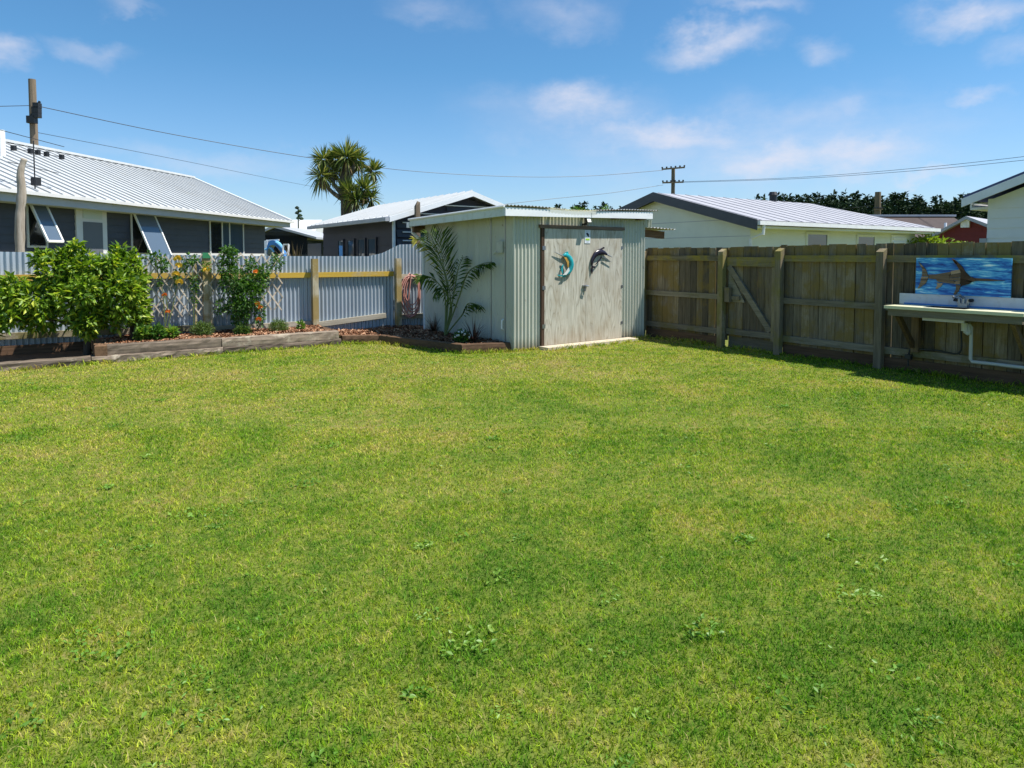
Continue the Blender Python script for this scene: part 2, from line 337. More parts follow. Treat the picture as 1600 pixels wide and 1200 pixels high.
def front_line(x):
    return np.interp(x, [-14, -.7, 4.38, 4.41, 5.0, 5.64, 6.44, 6.5, 10.1], [11.7, 12.13, 12.4, 12.42, 12.12, 10.08, 9.80, 9.80, 10.05])
def make_grass():
    parts = []
    for d0, d1, dens in ((1.5, 3, 13500), (3, 4.5, 9000), (4.5, 6.5, 5200), (6.5, 9, 2600), (9, 12, 1700), (12, 17.5, 1000)):
        wmax = .8*d1+1.5; n = int((d1-d0)*2*wmax*dens)
        d = rng.uniform(d0, d1, n); l = rng.uniform(-wmax, wmax, n); k = np.abs(l) < .8*d+1.5; d = d[k]; l = l[k]
        x = l*math.cos(YAW)+d*math.sin(YAW); y = -l*math.sin(YAW)+d*math.cos(YAW)
        k = (x < 10.0) & (y < front_line(x)+rng.normal(0, .025, len(x))) & ~((x > 6.98) & (x < 9.3) & (y > 9.52+(x-6.5)*.075) & (rng.random(len(x)) < .97))
        parts.append(np.stack([x[k], y[k], d[k]], 1))
    nb = sum(len(q) for q in parts)
    # untrimmed tufts along the timber edges, the slab, the shed and the fence
    for (xa, ya), (xb, yb), m in (((-4, 11.9), (.4, 12.14), 1500), ((.4, 12.14), (4.4, 12.38), 1500), ((4.4, 12.38), (5.0, 12.1), 260), ((5.0, 12.1), (5.62, 10.06), 800), ((5.62, 10.04), (6.48, 9.82), 420), ((6.48, 9.8), (7.0, 9.84), 420), ((7.0, 9.55), (9.3, 9.70), 700), ((9.3, 9.9), (9.9, 10.02), 260), ((10.0, 9.9), (10.0, 1.5), 3600)):
        k = rng.random(m); cl0 = np.sin(k*37+xa)*.5+.5; k = k[rng.random(m) < .25+.75*cl0]; x = xa+(xb-xa)*k+rng.normal(0, .025, len(k)); y = ya+(yb-ya)*k+rng.normal(0, .025, len(k))
        parts.append(np.stack([x, y, np.hypot(x, y)], 1))
    p = np.concatenate(parts); n = len(p); d = p[:, 2]
    # clumpy height: sum of a few sines, plus random
    cl = np.sin(p[:,0]*3.1+1.3*np.sin(p[:,1]*2.3))*np.sin(p[:,1]*3.7+np.sin(p[:,0]*1.9))
    h = (.0175+.0035*cl)*rng.uniform(.6, 1.45, n); h[nb:] *= rng.uniform(1.2, 4.2, n-nb); w = np.maximum(.0036, .00088*d)*rng.uniform(.7, 1.3, n)
    a = rng.uniform(0, 2*PI, n); la = rng.uniform(0, 2*PI, n); lean = rng.uniform(.3, 1.7, n)*h
    ux = np.cos(a)*w/2; uy = np.sin(a)*w/2; lx = np.cos(la)*lean; ly = np.sin(la)*lean
    z0 = np.full(n, -.003)
    V = np.empty((n, 5, 3))
    V[:,0] = np.stack([p[:,0]-ux, p[:,1]-uy, z0], 1); V[:,1] = np.stack([p[:,0]+ux, p[:,1]+uy, z0], 1)
    mx = p[:,0]+lx*.35; my = p[:,1]+ly*.35; mz = h*.62
    V[:,2] = np.stack([mx+ux*.85, my+uy*.85, mz], 1); V[:,3] = np.stack([mx-ux*.85, my-uy*.85, mz], 1)
    V[:,4] = np.stack([p[:,0]+lx, p[:,1]+ly, h], 1)
    b = (np.arange(n)*5)[:, None]
    quads = b+np.array([[0,1,2,3]]); tris = b+np.array([[3,2,4]])
    r = np.repeat(rng.random(n), 5)
    o = np_mesh('grass', V.reshape(-1, 3), [quads, tris], M['grass'], r)
    prop(o, 'short mown lawn grass with straw coloured patches', 'grass', None, 'stuff')
make_grass()
def make_weeds():
    V = []; Fc = []; Rr = []; c = 0
    for i in range(230):
        d = 2.0+9.5*random.random()**1.2; l = random.uniform(-.85, .85)*d
        x = l*math.cos(YAW)+d*math.sin(YAW); y = -l*math.sin(YAW)+d*math.cos(YAW)
        if x > 9.6 or y > front_line(x)-.4: continue
        n = random.randint(8, 40); sp = random.uniform(.03, .12); k = random.random()
        a = rng.uniform(0, 2*PI, n); r = sp*np.sqrt(rng.random(n)); P = np.stack([x+r*np.cos(a)*1.5, y+r*np.sin(a), rng.uniform(.008, .022, n)], 1)
        b = rng.uniform(0, 2*PI, n); N = np.stack([np.cos(b), np.sin(b), rng.uniform(.1, .6, n)], 1); N /= np.linalg.norm(N, axis=1)[:, None]
        s = random.choice([1., 1., 1.5]); v, f = leaf_mesh(P, N, rng.uniform(.014, .026, n)*s, rng.uniform(.008, .014, n)*s, .15)
        V.append(v); Fc.append(f+c); c += len(v); Rr.append(np.full(len(v), min(1, max(0, k*.8+random.uniform(0, .2)))))
    o = np_mesh('lawn_weeds', np.concatenate(V), np.concatenate(Fc), M['weed'], np.concatenate(Rr)); prop(o, 'low clover and broad leaved weeds scattered through the lawn', 'weeds', None, 'stuff')

# ------------------------------------------------------------------ leaf helpers
def leaf_mesh(P, N, L, W, fold=.25):
    """diamond leaves: P points, N leaf directions (unit), L length, W width arrays -> verts, faces"""
    n = len(P); up = rng.normal(0, 1, (n, 3)); up[:, 2] += 1.2
    sd = np.cross(N, up); sd /= np.linalg.norm(sd, axis=1)[:, None]+1e-9
    nn = np.cross(sd, N)
    V = np.empty((n, 4, 3)); L = L[:, None]; W = W[:, None]
    V[:,0] = P; V[:,1] = P+N*L*.5+sd*W*.5+nn*W*fold; V[:,2] = P+N*L-nn*L*.12; V[:,3] = P+N*L*.5-sd*W*.5+nn*W*fold
    b = (np.arange(n)*4)[:, None]
    return V.reshape(-1, 3), np.concatenate([b+np.array([[0,1,2]]), b+np.array([[0,2,3]])])
def blob_points(blobs, n, shell=.55):
    """points spread through ellipsoids (cx,cy,cz,rx,ry,rz), denser to the outside; outward directions"""
    B = np.array(blobs, float); vol = (B[:,3]*B[:,4]*B[:,5])**.7; k = rng.choice(len(B), n, p=vol/vol.sum())
    u = rng.normal(0, 1, (n, 3)); u /= np.linalg.norm(u, axis=1)[:, None]
    r = shell+(1-shell)*rng.random(n)**.8
    r = r*(1+.16*np.sin(u[:,0]*7+k*1.7)*np.sin(u[:,2]*6+k)+.10*np.sin(u[:,1]*11+k*3))
    P = B[k,:3]+u*B[k,3:]*r[:, None]
    return P, u, k
def foliage(name, blobs, n, L, W, mat, parent, shell=.55, droop=.0, bright=None):
    P, u, k = blob_points(blobs, n, shell)
    N = u+rng.normal(0, .75, (n, 3)); N[:, 2] -= droop; N /= np.linalg.norm(N, axis=1)[:, None]
    V, Fc = leaf_mesh(P, N, L*rng.uniform(.6, 1.25, n), W*rng.uniform(.6, 1.25, n))
    r = np.repeat(rng.beta(1.2, 1.5, n), 4)
    return np_mesh(name, V, Fc, mat, r, parent)
def branchy(mb, base, tips, r0, r1, bend=.15, n=5):
    for t in tips:
        b = Vector(base); t = Vector(t); pts = []
        off = Vector((random.uniform(-1,1), random.uniform(-1,1), random.uniform(-.3,.6)))*bend*(t-b).length
        for i in range(n):
            s = i/(n-1); pts.append(b.lerp(t, s)+off*(s*(1-s)*2))
        mb.tube(pts, [r0+(r1-r0)*i/(n-1) for i in range(n)], 6)

make_weeds()
# ------------------------------------------------------------------ reference frames
class Frame:
    """a vertical reference frame turned about Z; local -y faces the camera"""
    def __init__(s, o, rz): s.o = Vector(o); s.rz = rz; s.m = Matrix.Rotation(-rz, 3, 'Z'); s.c = s.m @ (CAMP-s.o)
    def on(s, x, y, yl):
        r = s.m @ ray(x, y); t = (yl-s.c.y)/r.y; return s.c+r*t
    def onx(s, x, y, xl):
        r = s.m @ ray(x, y); t = (xl-s.c.x)/r.x; return s.c+r*t
    def onz(s, x, y, zl):
        r = s.m @ ray(x, y); t = (zl-s.c.z)/r.z; return s.c+r*t

# ------------------------------------------------------------------ the tin garden shed
# the shed stands a few degrees off the yard axes: built square, then turned about its front left corner
PIV, PIV2, SROT = Vector((6.6, 9.9, 0)), Vector((6.5, 9.82, 0)), math.radians(4.3)
fs = Frame(PIV2, SROT)
def sY(x, y, Y): return fs.on(x, y, Y-PIV.y)+PIV
def sX(x, y, X): return fs.onx(x, y, X-PIV.x)+PIV
def turn(o):
    m = Matrix.Rotation(SROT, 3, 'Z'); o.location = m @ (Vector(o.location)-PIV)+PIV2; o.rotation_euler.z += SROT
SX0, SY0 = 6.6, 9.9
SX1, SY1 = sY(1006, 528, SY0).x, sX(664, 400, SX0).y
DX0, DXM, DX1 = sY(848, 540, SY0).x, sY(913, 450, SY0).x, sY(968, 533, SY0).x
FXL, FXR, FYF = sY(790, 330, 9.72).x, sY(1020, 337, 9.72).x, 9.72
FYB = sX(640, 345, FXL).y
HB, HT = sY(790, 337, 9.7).z, sY(790, 323, 9.7).z; HBR, HTR = sY(1020, 342, 9.7).z, sY(1020, 331, 9.7).z; HBB, HTB = sX(640, 354, FXL).z, sX(640, 344, FXL).z
print('shed', SX1, SY1, DX0, DXM, DX1, FXL, FXR, FYB, HB, HT, HBR, HTR, HBB, HTB)
shed = thing('garden_shed', 'sage green corrugated tin shed with weathered plywood double doors', 'shed', ((SX0+SX1)/2, (SY0+SY1)/2, 0))
mb = MB()
mb.corr((SX0, SY0, 0), (DX0-.03, SY0, 0), 2.36, .0)
mb.corr((DX1+.02, SY0, 0), (SX1, SY0, 0), 2.36, .0)
mb.corr((DX0-.03, SY0, 0), (DX1+.02, SY0, 0), 2.36, 2.19)
mb.corr((SX1, SY0, 0), (SX1+.18, SY0, 0), 2.36, 2.21)
mb.corr((SX1, SY0, 0), (SX1, SY1, 0), 2.36, .0, nrm=(1, 0, 0))
mb.corr((SX0, SY1, 0), (SX1, SY1, 0), 2.33, .0, nrm=(0, 1, 0))
# side wall in overlapping sheets
ys = [SY0, sX(770, 400, SX0).y, 11.6, SY1]
for i in range(3): mb.corr((SX0-.006*(i % 2), ys[i], 0), (SX0-.006*(i % 2), ys[i+1]+.02, 0), 2.38, .0, pitch=.058, amp=.005, nrm=(-1, 0, 0))
mb.build('wall', M['tin'], shed, smooth=False)
for y, z1 in ((sX(768, 400, SX0).y, 2.36), (sX(790, 400, SX0).y, 2.36)): mb = MB(); mb.box(SX0-.013, SX0-.0075, y-.006, y+.006, .02, z1); mb.build('wall_joint', M['steel'], shed)
# roof: sheets run front to back with a translucent strip over the door
def roof_z(x, y): return HT+.03+(HTR-HT)*(x-FXL)/(FXR-FXL)+(HTB-HT)*(y-FYF)/(FYB-FYF)-.05*math.exp(-((x-8.0)/.75)**2)
def roof_strip(xa, xb, ya, yb, lift=0.):
    n = int((xb-xa)/.076*8); P = []
    for i in range(n+1):
        x = xa+(xb-xa)*i/n; w = .011*math.sin(2*PI*x/.076)
        P.append([(x, ya+(yb-ya)*k/6, roof_z(x, ya+(yb-ya)*k/6)+w+lift) for k in range(7)])
    return P
mb = MB(); mb.grid(roof_strip(FXL, 7.28, FYF-.02, FYB)); mb.grid(roof_strip(8.4, FXR+.16, FYF-.02, FYB)); mb.grid(roof_strip(7.26, 8.42, 10.6, FYB, .004))
mb.build('roof', M['roofrust'], shed)
mb = MB(); mb.grid(roof_strip(7.26, 8.42, FYF-.03, 10.65, .002)); mb.build('clear_roof_sheet', M['clear'], shed)
# fascias
mb = MB()
mb.prism([(FXL, FYF, HB), (FXR, FYF, HBR), (FXR, FYF, HTR), ((FXL+FXR)/2-.2, FYF, (HT+HTR)/2-.035), (FXL, FYF, HT)], (0, .028, 0))
mb.build('front_fascia', M['fascia'], shed)
mb = MB(); mb.box(DXM, DXM+.005, FYF-.005, FYF-.001, HB+.04, HT-.02); mb.build('fascia_joint', M['steel'], shed)
mb = MB(); mb.prism([(FXL, FYF+.03, HB), (FXL, FYB, HBB), (FXL, FYB, HTB), (FXL, FYF+.03, HT)], (.028, 0, 0)); mb.build('side_fascia', M['sagefascia'], shed)
mb = MB(); mb.tube([(FXL-.01, FYF+.02, HT+.012), (FXL-.01, FYB+.02, HTB+.012)], .022, 6); mb.build('roof_edge_flashing', M['white'], shed)
for x in (6.62, 7.4, 8.2, 9.0, 9.66): mb = MB(); mb.box(x-.025, x+.025, FYF+.04, FYB-.1, 2.34, 2.40); mb.build('rafter', M['beam'], shed)
mb = MB(); mb.box(FXL+.04, SX0+.1, FYB-.1, FYB-.03, HBB-.12, HBB+.02); mb.build('eave_timber', M['beam'], shed)
# rear gutter and downpipe
mb = MB(); mb.box(FXL-.01, FXR, FYB+.005, FYB+.11, HBB-.02, HBB+.09); mb.build('gutter', M['fascia'], shed)
mb = MB(); mb.tube([(FXL+.1, FYB+.055, HBB-.02), (FXL+.1, FYB+.055, HBB-.12), (SX0-.03, SY1+.05, HBB-.3), (SX0+.03, SY1+.06, .1)], .035, 8); mb.build('downpipe', M['fascia'], shed)
# door surround
mb = MB(); mb.box(DX0-.075, DX0-.012, SY0-.055, SY0-.012, .03, 2.13); mb.build('door_jamb', M['jamb'], shed)
mb = MB(); mb.box(DX0-.11, DX1+.06, SY0-.06, SY0-.012, 2.132, 2.19); mb.build('lintel', M['lintel'], shed)
for xa, xb in ((DX0, DXM-.003), (DXM+.003, DX1)):
    mb = MB(); z0 = .06
    mb.box(xa, xb, SY0-.045, SY0-.014, z0, 2.125)
    dr = mb.build('door', M['ply'], shed)
    if xa == DX0:
        hx_ = DXM-.1; hb = MB(); hb.box(hx_, hx_+.12, SY0-.075, SY0-.046, 1.075, 1.105); hb.box(hx_+.02, hx_+.05, SY0-.12, SY0-.076, 1.08, 1.10); hb.tube([(hx_+.035, SY0-.115, 1.09), (hx_+.10, SY0-.12, 1.085)], .012, 6); hb.box(hx_+.04, hx_+.07, SY0-.07, SY0-.046, .99, 1.06)
        hb.build('door_handle', M['steel'], dr)
    else:
        for z in (.35, 1.05, 1.8): hb = MB(); hb.box(DX1-.02, DX1+.03, SY0-.052, SY0-.046, z-.03, z+.03); hb.build('hinge', M['steel'], dr)
for z in (.4, 1.08, 1.78): mb = MB(); mb.box(DX0-.06, DX0+.01, SY0-.062, SY0-.056, z-.035, z+.035); mb.build('hinge', M['steel'], shed)
# small fittings on the shaded side wall
c = sX(783, 386, SX0-.01)
mb = MB(); mb.box(SX0-.05, SX0-.012, c.y-.07, c.y+.07, c.z-.10, c.z+.10); mb.tube([(SX0-.07, c.y+.06, c.z-.08), (SX0-.09, c.y+.13, c.z-.12), (SX0-.03, c.y+.16, c.z-.10)], .012, 6); mb.build('tap_box', M['tin'], shed)
c = sX(787, 507, SX0-.01)
mb = MB(); mb.tube([(SX0-.015, c.y, c.z+.09), (SX0-.05, c.y, c.z+.07), (SX0-.055, c.y, c.z-.07), (SX0-.015, c.y, c.z-.09)], .014, 7); mb.build('wall_handle', M['white'], shed)
# floodlight under the eave
fl = thing('floodlight', 'small black security floodlight under the shed eave', 'light', (8.24, SY0-.02, 2.25))
FLX = sY(917, 348, SY0-.1).x
mb = MB(); mb.box(FLX-.05, FLX+.05, SY0-.06, SY0-.02, 2.2, 2.235); mb.bar((FLX, SY0-.05, 2.22), (FLX-.005, SY0-.13, 2.27), .03, .03); mb.build('bracket', M['black'], fl)
mb = MB(); mb.prism([(FLX-.075, SY0-.19, 2.245), (FLX+.035, SY0-.19, 2.245), (FLX+.035, SY0-.16, 2.335), (FLX-.075, SY0-.16, 2.335)], (0, .05, .0)); mb.build('housing', M['black'], fl)
mb = MB(); mb.prism([(FLX-.065, SY0-.194, 2.255), (FLX+.025, SY0-.194, 2.255), (FLX+.025, SY0-.168, 2.325), (FLX-.065, SY0-.168, 2.325)], (0, .003, 0)); mb.build('lens', M['lamp'], fl)
# little white sign at the top of the doors
sg = thing('warning_sign', 'small white sign with black emblem and green stripe above the doors', 'sign', (8.19, SY0-.047, 2.0))
c = sY(918, 370, SY0-.05); sx, sz = c.x, c.z
mb = MB(); mb.box(sx-.07, sx+.07, SY0-.052, SY0-.046, sz-.12, sz+.12); mb.build('plate', M['signw'], sg)
mb = MB(); y = SY0-.0525
mb.prism([(sx-.04, y, sz+.065), (sx-.005, y, sz+.075), (sx+.035, y, sz+.045), (sx+.03, y, sz+.015), (sx+.045, y, sz-.005), (sx+.012, y, sz+.005), (sx-.01, y, sz+.02), (sx-.03, y, sz+.045)], (0, -.002, 0)); mb.build('emblem', M['signk'], sg)
mb = MB(); mb.box(sx-.05, sx+.05, y-.002, y, sz-.065, sz-.03); mb.build('green_stripe', M['signg'], sg)
mb = MB()
for z in (.095,): mb.box(sx-.045, sx+.045, y-.002, y, sz+z-.003, sz+z+.002)
mb.build('small_print', M['signb'], sg)
mb = MB(); mb.box(sx-.03, sx+.03, y-.002, y, sz-.095, sz-.088); mb.build('small_print', M['signb'], sg)
# doorstep slab
mb = MB(); mb.prism([(DX0-.12, 9.60, 0), (DX1+.2, 9.60, 0), (DX1+.2, 9.86, 0), (DX0-.12, 9.86, 0)], (0, 0, .055)); st = mb.build('doorstep', M['concrete'])
prop(st, 'low concrete slab lying in front of the shed doors', 'step')

# marlin ornaments on the doors
def curve_pts(px, Y): return [sY(x, y, Y) for x, y in px]
def smooth(pts, n=4):
    P = [Vector(p) for p in pts]; out = []
    for i in range(len(P)-1):
        a, b, c, d = P[max(i-1,0)], P[i], P[i+1], P[min(i+2, len(P)-1)]
        for k in range(n):
            t = k/n; out.append(.5*((2*b)+(c-a)*t+(2*a-5*b+4*c-d)*t*t+(3*b-a-3*c+d)*t**3))
    out.append(P[-1]); return out
def zoom3(x, y): return (840+x/10, 330+y/10)
FY = SY0-.075
def marlin(name, label, body, rad, bill, fins, mats, tail):
    c = sY(*zoom3(*body[2]), FY); t = thing(name, label, 'wall ornament', c)
    pts = smooth(curve_pts([zoom3(*q) for q in body], FY), 5)
    m = len(pts); rr = [float(np.interp(i/(m-1), np.linspace(0, 1, len(rad)), rad)) for i in range(m)]
    mb = MB(); mb.tube(pts, rr, 12, flat=.55, fdir=(0, 1, 0)); mb.build('body', M[mats[0]], t, smooth=True)
    mb = MB(); pb = curve_pts([zoom3(*q) for q in bill], FY); mb.tube(pb, [.014, .009, .004][:len(pb)] if len(pb) == 3 else [.014, .004], 6); mb.build('bill', M[mats[2]], t)
    for nm, poly, mk, dy in fins:
        mb = MB(); mb.prism(curve_pts([zoom3(*q) for q in poly], FY-dy), (0, .012, 0)); mb.build(nm, M[mk], t)
    mb = MB(); mb.prism(curve_pts([zoom3(*q) for q in tail], FY), (0, .014, 0)); mb.build('tail', M[mats[1]], t)
    return t
t = marlin('marlin_ornament', 'teal and silver curved marlin ornament on the left shed door', [(400, 690), (450, 690), (505, 745), (530, 840), (505, 930), (455, 985), (400, 1000)],
  [.02, .042, .055, .052, .042, .026, .012], [(405, 705), (330, 670), (255, 632)],
  [('dorsal_fin', [(395, 680), (440, 640), (478, 628), (490, 680), (530, 720), (548, 800), (540, 860), (520, 800), (480, 730), (430, 690)], 'teal', .01),
   ('side_stripe', [(415, 715), (455, 725), (490, 790), (490, 870), (470, 880), (460, 800), (435, 755)], 'orange', .034),
   ('belly', [(455, 990), (400, 1000), (440, 960), (475, 900), (490, 880), (500, 930)], 'silver', .032),
   ('pectoral_fin', [(410, 830), (385, 850), (370, 900), (380, 960), (400, 980), (395, 900)], 'teal', .01)],
  ['teal', 'teal', 'steel'], [(410, 990), (370, 1000), (300, 990), (330, 1010), (390, 1020), (400, 1035), (440, 1025), (440, 1000)])
marlin('marlin_ornament', 'black curved marlin ornament on the right shed door', [(1090, 680), (1040, 650), (975, 640), (910, 670), (870, 730), (852, 800), (850, 870)],
  [.015, .04, .056, .052, .042, .028, .012], [(1085, 680), (1130, 700), (1165, 718)],
  [('dorsal_fin', [(965, 590), (1000, 580), (1030, 560), (1048, 562), (1045, 585), (1010, 592), (1040, 620), (980, 620), (920, 650), (900, 650), (930, 610)], 'blackfish', .005),
   ('pectoral_fin', [(1000, 690), (980, 740), (940, 790), (900, 840), (950, 800), (1005, 730)], 'blackfish', .02),
   ('lower_jaw', [(1040, 715), (1100, 755), (1168, 802), (1095, 760), (1030, 725)], 'steel', .01)],
  ['blackfish', 'blackfish', 'steel'], [(855, 850), (885, 860), (915, 865), (890, 885), (865, 890), (862, 950), (852, 985), (842, 930), (845, 870)])

bpy.context.view_layer.update()
for o in list(COL.objects):
    if o.parent is None and o.name.split('.')[0] in ('garden_shed', 'floodlight', 'warning_sign', 'doorstep', 'marlin_ornament'): turn(o)
# lean-to behind the shed, seen past its right end
lt = thing('lean_to', 'rough dark timber lean-to with rusty tin roof beside the shed', 'lean-to', (10.3, 11.0, 0))
mb = MB(); mb.box(9.9, 9.98, 10.2, 11.6, 2.34, 2.53); mb.box(9.72, 10.6, 11.0, 11.04, .0, 1.95); mb.build('wall', M['brownroof'], lt)
mb = MB(); n = 60; mb.grid([[(9.75+1.2*i/n, y, 2.24+.012*math.sin(i*1.3)-.04*i/n) for y in (10.3, 11.6)] for i in range(n+1)]); mb.build('roof', M['roofrust'], lt)
mb = MB(); mb.bar((9.75, 10.45, 2.14), (10.75, 10.5, 2.08), .09, .15); mb.build('beam', M['beam'], lt)
mb = MB(); mb.bar((9.75, 11.2, 2.12), (10.7, 11.2, 2.10), .09, .12); mb.build('beam', M['beam'], lt)
mb = MB(); mb.box(9.95, 10.05, 10.95, 11.05, 0, 2.1); mb.build('post', M['beam'], lt)
mb = MB(); mb.box(10.55, 10.63, 11.05, 11.13, 0, 2.1); mb.build('post', M['beam'], lt)

# ------------------------------------------------------------------ right hand paling fence with a gate
FX = 10.1
rf = thing('paling_fence', 'weathered grey timber paling fence with mossy rails and tall posts', 'fence', (FX, 6.6, 0))
def palings(mb, ya, yb, zt=1.81, z0=.12, x=FX):
    y = ya
    while y < yb-.02:
        w = min(.148*random.uniform(.93, 1.05), yb-y); gap = random.choice([.006, .007, .009, .012])
        zz = zt+random.uniform(-.012, .012); dx = random.uniform(-.006, .006)
        if random.random() < .9: mb.box(x+.03, x+.045, y+w-.04, y+w+.03, z0, zz-.02, .1)
        mb.box(x+dx, x+dx+.02, y, y+w-gap, z0, zz); y += w
POSTS = [(10.32, 1.72), (8.3, 1.75), (7.12, 1.75), (5.43, 1.73), (3.35, 1.74)]
for ya, yb, zt in ((8.245, 10.35, 1.80), (5.43, 7.185, 1.815), (3.4, 5.43, 1.82), (1.4, 3.4, 1.82)):
    mb = MB(); palings(mb, ya, yb, zt); mb.build('palings', M['pal'], rf)
SPANS = [(8.36, 10.26), (5.49, 7.06), (3.41, 5.37), (1.4, 3.29)]
for ya, yb in SPANS:
    for z, h, mk in ((1.60, .10, 'rail'), (.90, .095, 'raillow'), (.27, .10, 'raillow')):
        mb = MB(); mb.box(FX-.052, FX-.006, ya-.02, yb+.02, z-h/2, z+h/2); mb.build('rail', M[mk], rf)
    mb = MB(); mb.box(FX-.03, FX-.007, ya-.02, yb+.02, .0, .17); mb.build('kickboard', M['sleepery'], rf)
for y, zt in POSTS:
    mb = MB(); x0, x1 = FX-.155, FX-.054
    # post with sloping cut top
    a = .055
    mb.add([(x0,y-a,0),(x1,y-a,0),(x1,y+a,0),(x0,y+a,0),(x0,y-a,zt-.03),(x1,y-a,zt+.02),(x1,y+a,zt+.02),(x0,y+a,zt-.03)],
        [(3,2,1,0),(4,5,6,7),(0,1,5,4),(1,2,6,5),(2,3,7,6),(3,0,4,7)])
    mb.build('post', M['post'], rf)
gt = thing('fence_gate', 'paling gate with diagonal brace set into the timber fence', 'gate', (FX, 7.7, 0))
mb = MB(); palings(mb, 7.19, 8.24, 1.80, .2, FX+.002); mb.build('palings', M['pal'], gt)
mb = MB(); mb.box(FX-.05, FX-.004, 7.19, 8.24, 1.46, 1.62); mb.build('rail', M['rail'], gt)
mb = MB(); mb.box(FX-.05, FX-.004, 7.19, 8.24, .24, .34); mb.build('rail', M['raillow'], gt)
mb = MB(); mb.box(FX-.055, FX-.004, 7.19, 7.30, .2, 1.45); mb.build('stile', M['post'], gt)
mb = MB(); mb.bar((FX-.028, 8.20, 1.46), (FX-.028, 7.32, .36), .045, .1, up=(0, 1, .8)); mb.build('brace', M['raillow'], gt)
mb = MB(); mb.box(FX-.13, FX-.054, 8.12, 8.22, .82, 1.08); mb.box(FX-.06, FX-.02, 7.95, 8.12, .86, .93); mb.build('latch', M['post'], gt)
mb = MB(); mb.prism([(FX-.004, 8.22, 1.40), (FX-.004, 8.22, .82), (FX-.004, 7.86, .82)], (-.02, 0, 0)); mb.build('corner_board', M['raillow'], gt)
mb = MB(); mb.box(FX+.024, FX+.05, 7.19, 8.24, .0, .24); mb.build('threshold', M['raillow'], gt)

# ------------------------------------------------------------------ outdoor sink bench, tap, painting and pipes
BX0, BX1 = 9.45, 10.03
bn = thing('sink_bench', 'cream topped outdoor sink bench with white splashback against the paling fence', 'bench', (9.75, 4.2, 0))
mb = MB()
ya, yb = 3.44, 5.08; sx0, sx1, sy0, sy1 = 9.56, 9.86, 4.12, 4.62
for q in ((BX0, BX1, ya, sy0), (BX0, BX1, sy1, yb), (BX0, sx0, sy0, sy1), (sx1, BX1, sy0, sy1)): mb.box(q[0], q[1], q[2], q[3], .925, .965, .5)
mb.build('bench_top', M['benchtop'], bn)
mb = MB(); mb.box(sx0, sx1, sy0, sy1, .79, .795)
for q in ((sx0-.006, sx0, sy0, sy1), (sx1, sx1+.006, sy0, sy1), (sx0, sx1, sy0-.006, sy0), (sx0, sx1, sy1, sy1+.006)): mb.box(q[0], q[1], q[2], q[3], .79, .968)
mb.build('sink_bowl', M['steel'], bn)
mb = MB(); mb.box(9.985, 10.028, 3.0, 5.15, .966, 1.115); mb.build('splashback', M['splash'], bn)
mb = MB(); mb.box(9.97, 9.984, 3.44, 5.08, .966, .985); mb.build('sealing_strip', M['bluepl'], bn)
mb = MB(); mb.box(BX0+.03, BX0+.075, 3.46, 5.04, .83, .924); mb.build('front_rail', M['bench'], bn)
mb = MB(); mb.box(BX0+.076, 10.02, 3.46, 3.5, .84, .924); mb.build('side_rail', M['bench'], bn)
mb = MB(); mb.box(BX0+.076, 10.02, 4.98, 5.02, .84, .924); mb.build('side_rail', M['bench'], bn)
for y in (4.92, 3.56):
    mb = MB(); mb.box(9.97, 10.04, y-.05, y+.05, .30, .83); mb.build('leg', M['brace'], bn)
    mb = MB(); mb.bar((9.55, y+.02, .84), (9.98, y+.02, .38), .05, .07); mb.build('brace', M['brace'], bn)
tp = onX(1506, 462, 9.93)
tap = thing('mixer_tap', 'grey metal mixer tap with black knobs behind the sink', 'tap', (9.93, tp.y, .966))
mb = MB(); y = tp.y; mb.box(9.895, 9.965, y-.055, y+.055, .968, 1.02); mb.tube([(9.93, y, 1.02), (9.93, y, 1.09), (9.86, y+.03, 1.135), (9.78, y+.06, 1.10)], .02, 8); mb.tube([(9.93, y-.05, 1.0), (9.93, y-.06, 1.08)], .022, 8); mb.tube([(9.93, y+.05, 1.0), (9.93, y+.06, 1.08)], .022, 8); mb.build('body', M['steel'], tap)
for s in (-1, 1):
    mb = MB(); mb.tube([(9.93, y+s*.065, 1.06), (9.91, y+s*.115, 1.065)], .022, 8); mb.build('knob', M['black'], tap)
# painting
PXp = 9.985
pt = thing('marlin_painting', 'blue sea painting with a driftwood marlin standing above the sink', 'painting', (PXp, 4.35, 1.12))
z0p, z1p, y0p, y1p = 1.117, 1.615, 3.78, 4.93
mb = MB(); mb.box(PXp-.012, PXp+.01, y0p, y1p, z0p, z1p); mb.build('panel', M['sea'], pt)
def pp(x, y):   # marlin drawing coordinates -> panel (x grows towards -Y)
    return (PXp-.0125, y1p-(x-110)/(1455-110)*(y1p-y0p), z1p-(y-92)/(655-92)*(z1p-z0p))
def piece(mb, poly, th=.014, rnd=None): mb.prism([pp(*q) for q in poly], (-th, 0, 0), rnd)
mb = MB()
for poly in ([(310,350),(420,345),(640,300),(650,330),(480,362),(320,372)], [(312,374),(480,364),(640,332),(620,430),(480,425),(320,412)], [(430,420),(560,428),(720,440),(690,480),(560,470),(450,455)], [(640,290),(780,262),(790,310),(650,345)], [(622,350),(790,315),(785,380),(630,390)], [(630,394),(785,384),(780,430),(622,432)], [(700,440),(782,432),(775,485),(695,482)]): piece(mb, poly)
mb.build('body', M['drift'], pt)
mb = MB()
for poly in ([(760,250),(850,300),(930,380),(880,420),(790,400),(785,300)], [(790,402),(880,422),(960,430),(900,480),(800,510),(780,470)], [(880,420),(940,370),(985,400),(1000,425),(950,445),(880,440)]): piece(mb, poly, .02)
mb.build('head', M['driftd'], pt)
mb = MB(); piece(mb, [(960,385),(1200,398),(1385,412),(1200,425),(980,430)], .012); mb.build('bill', M['driftd'], pt)
mb = MB()
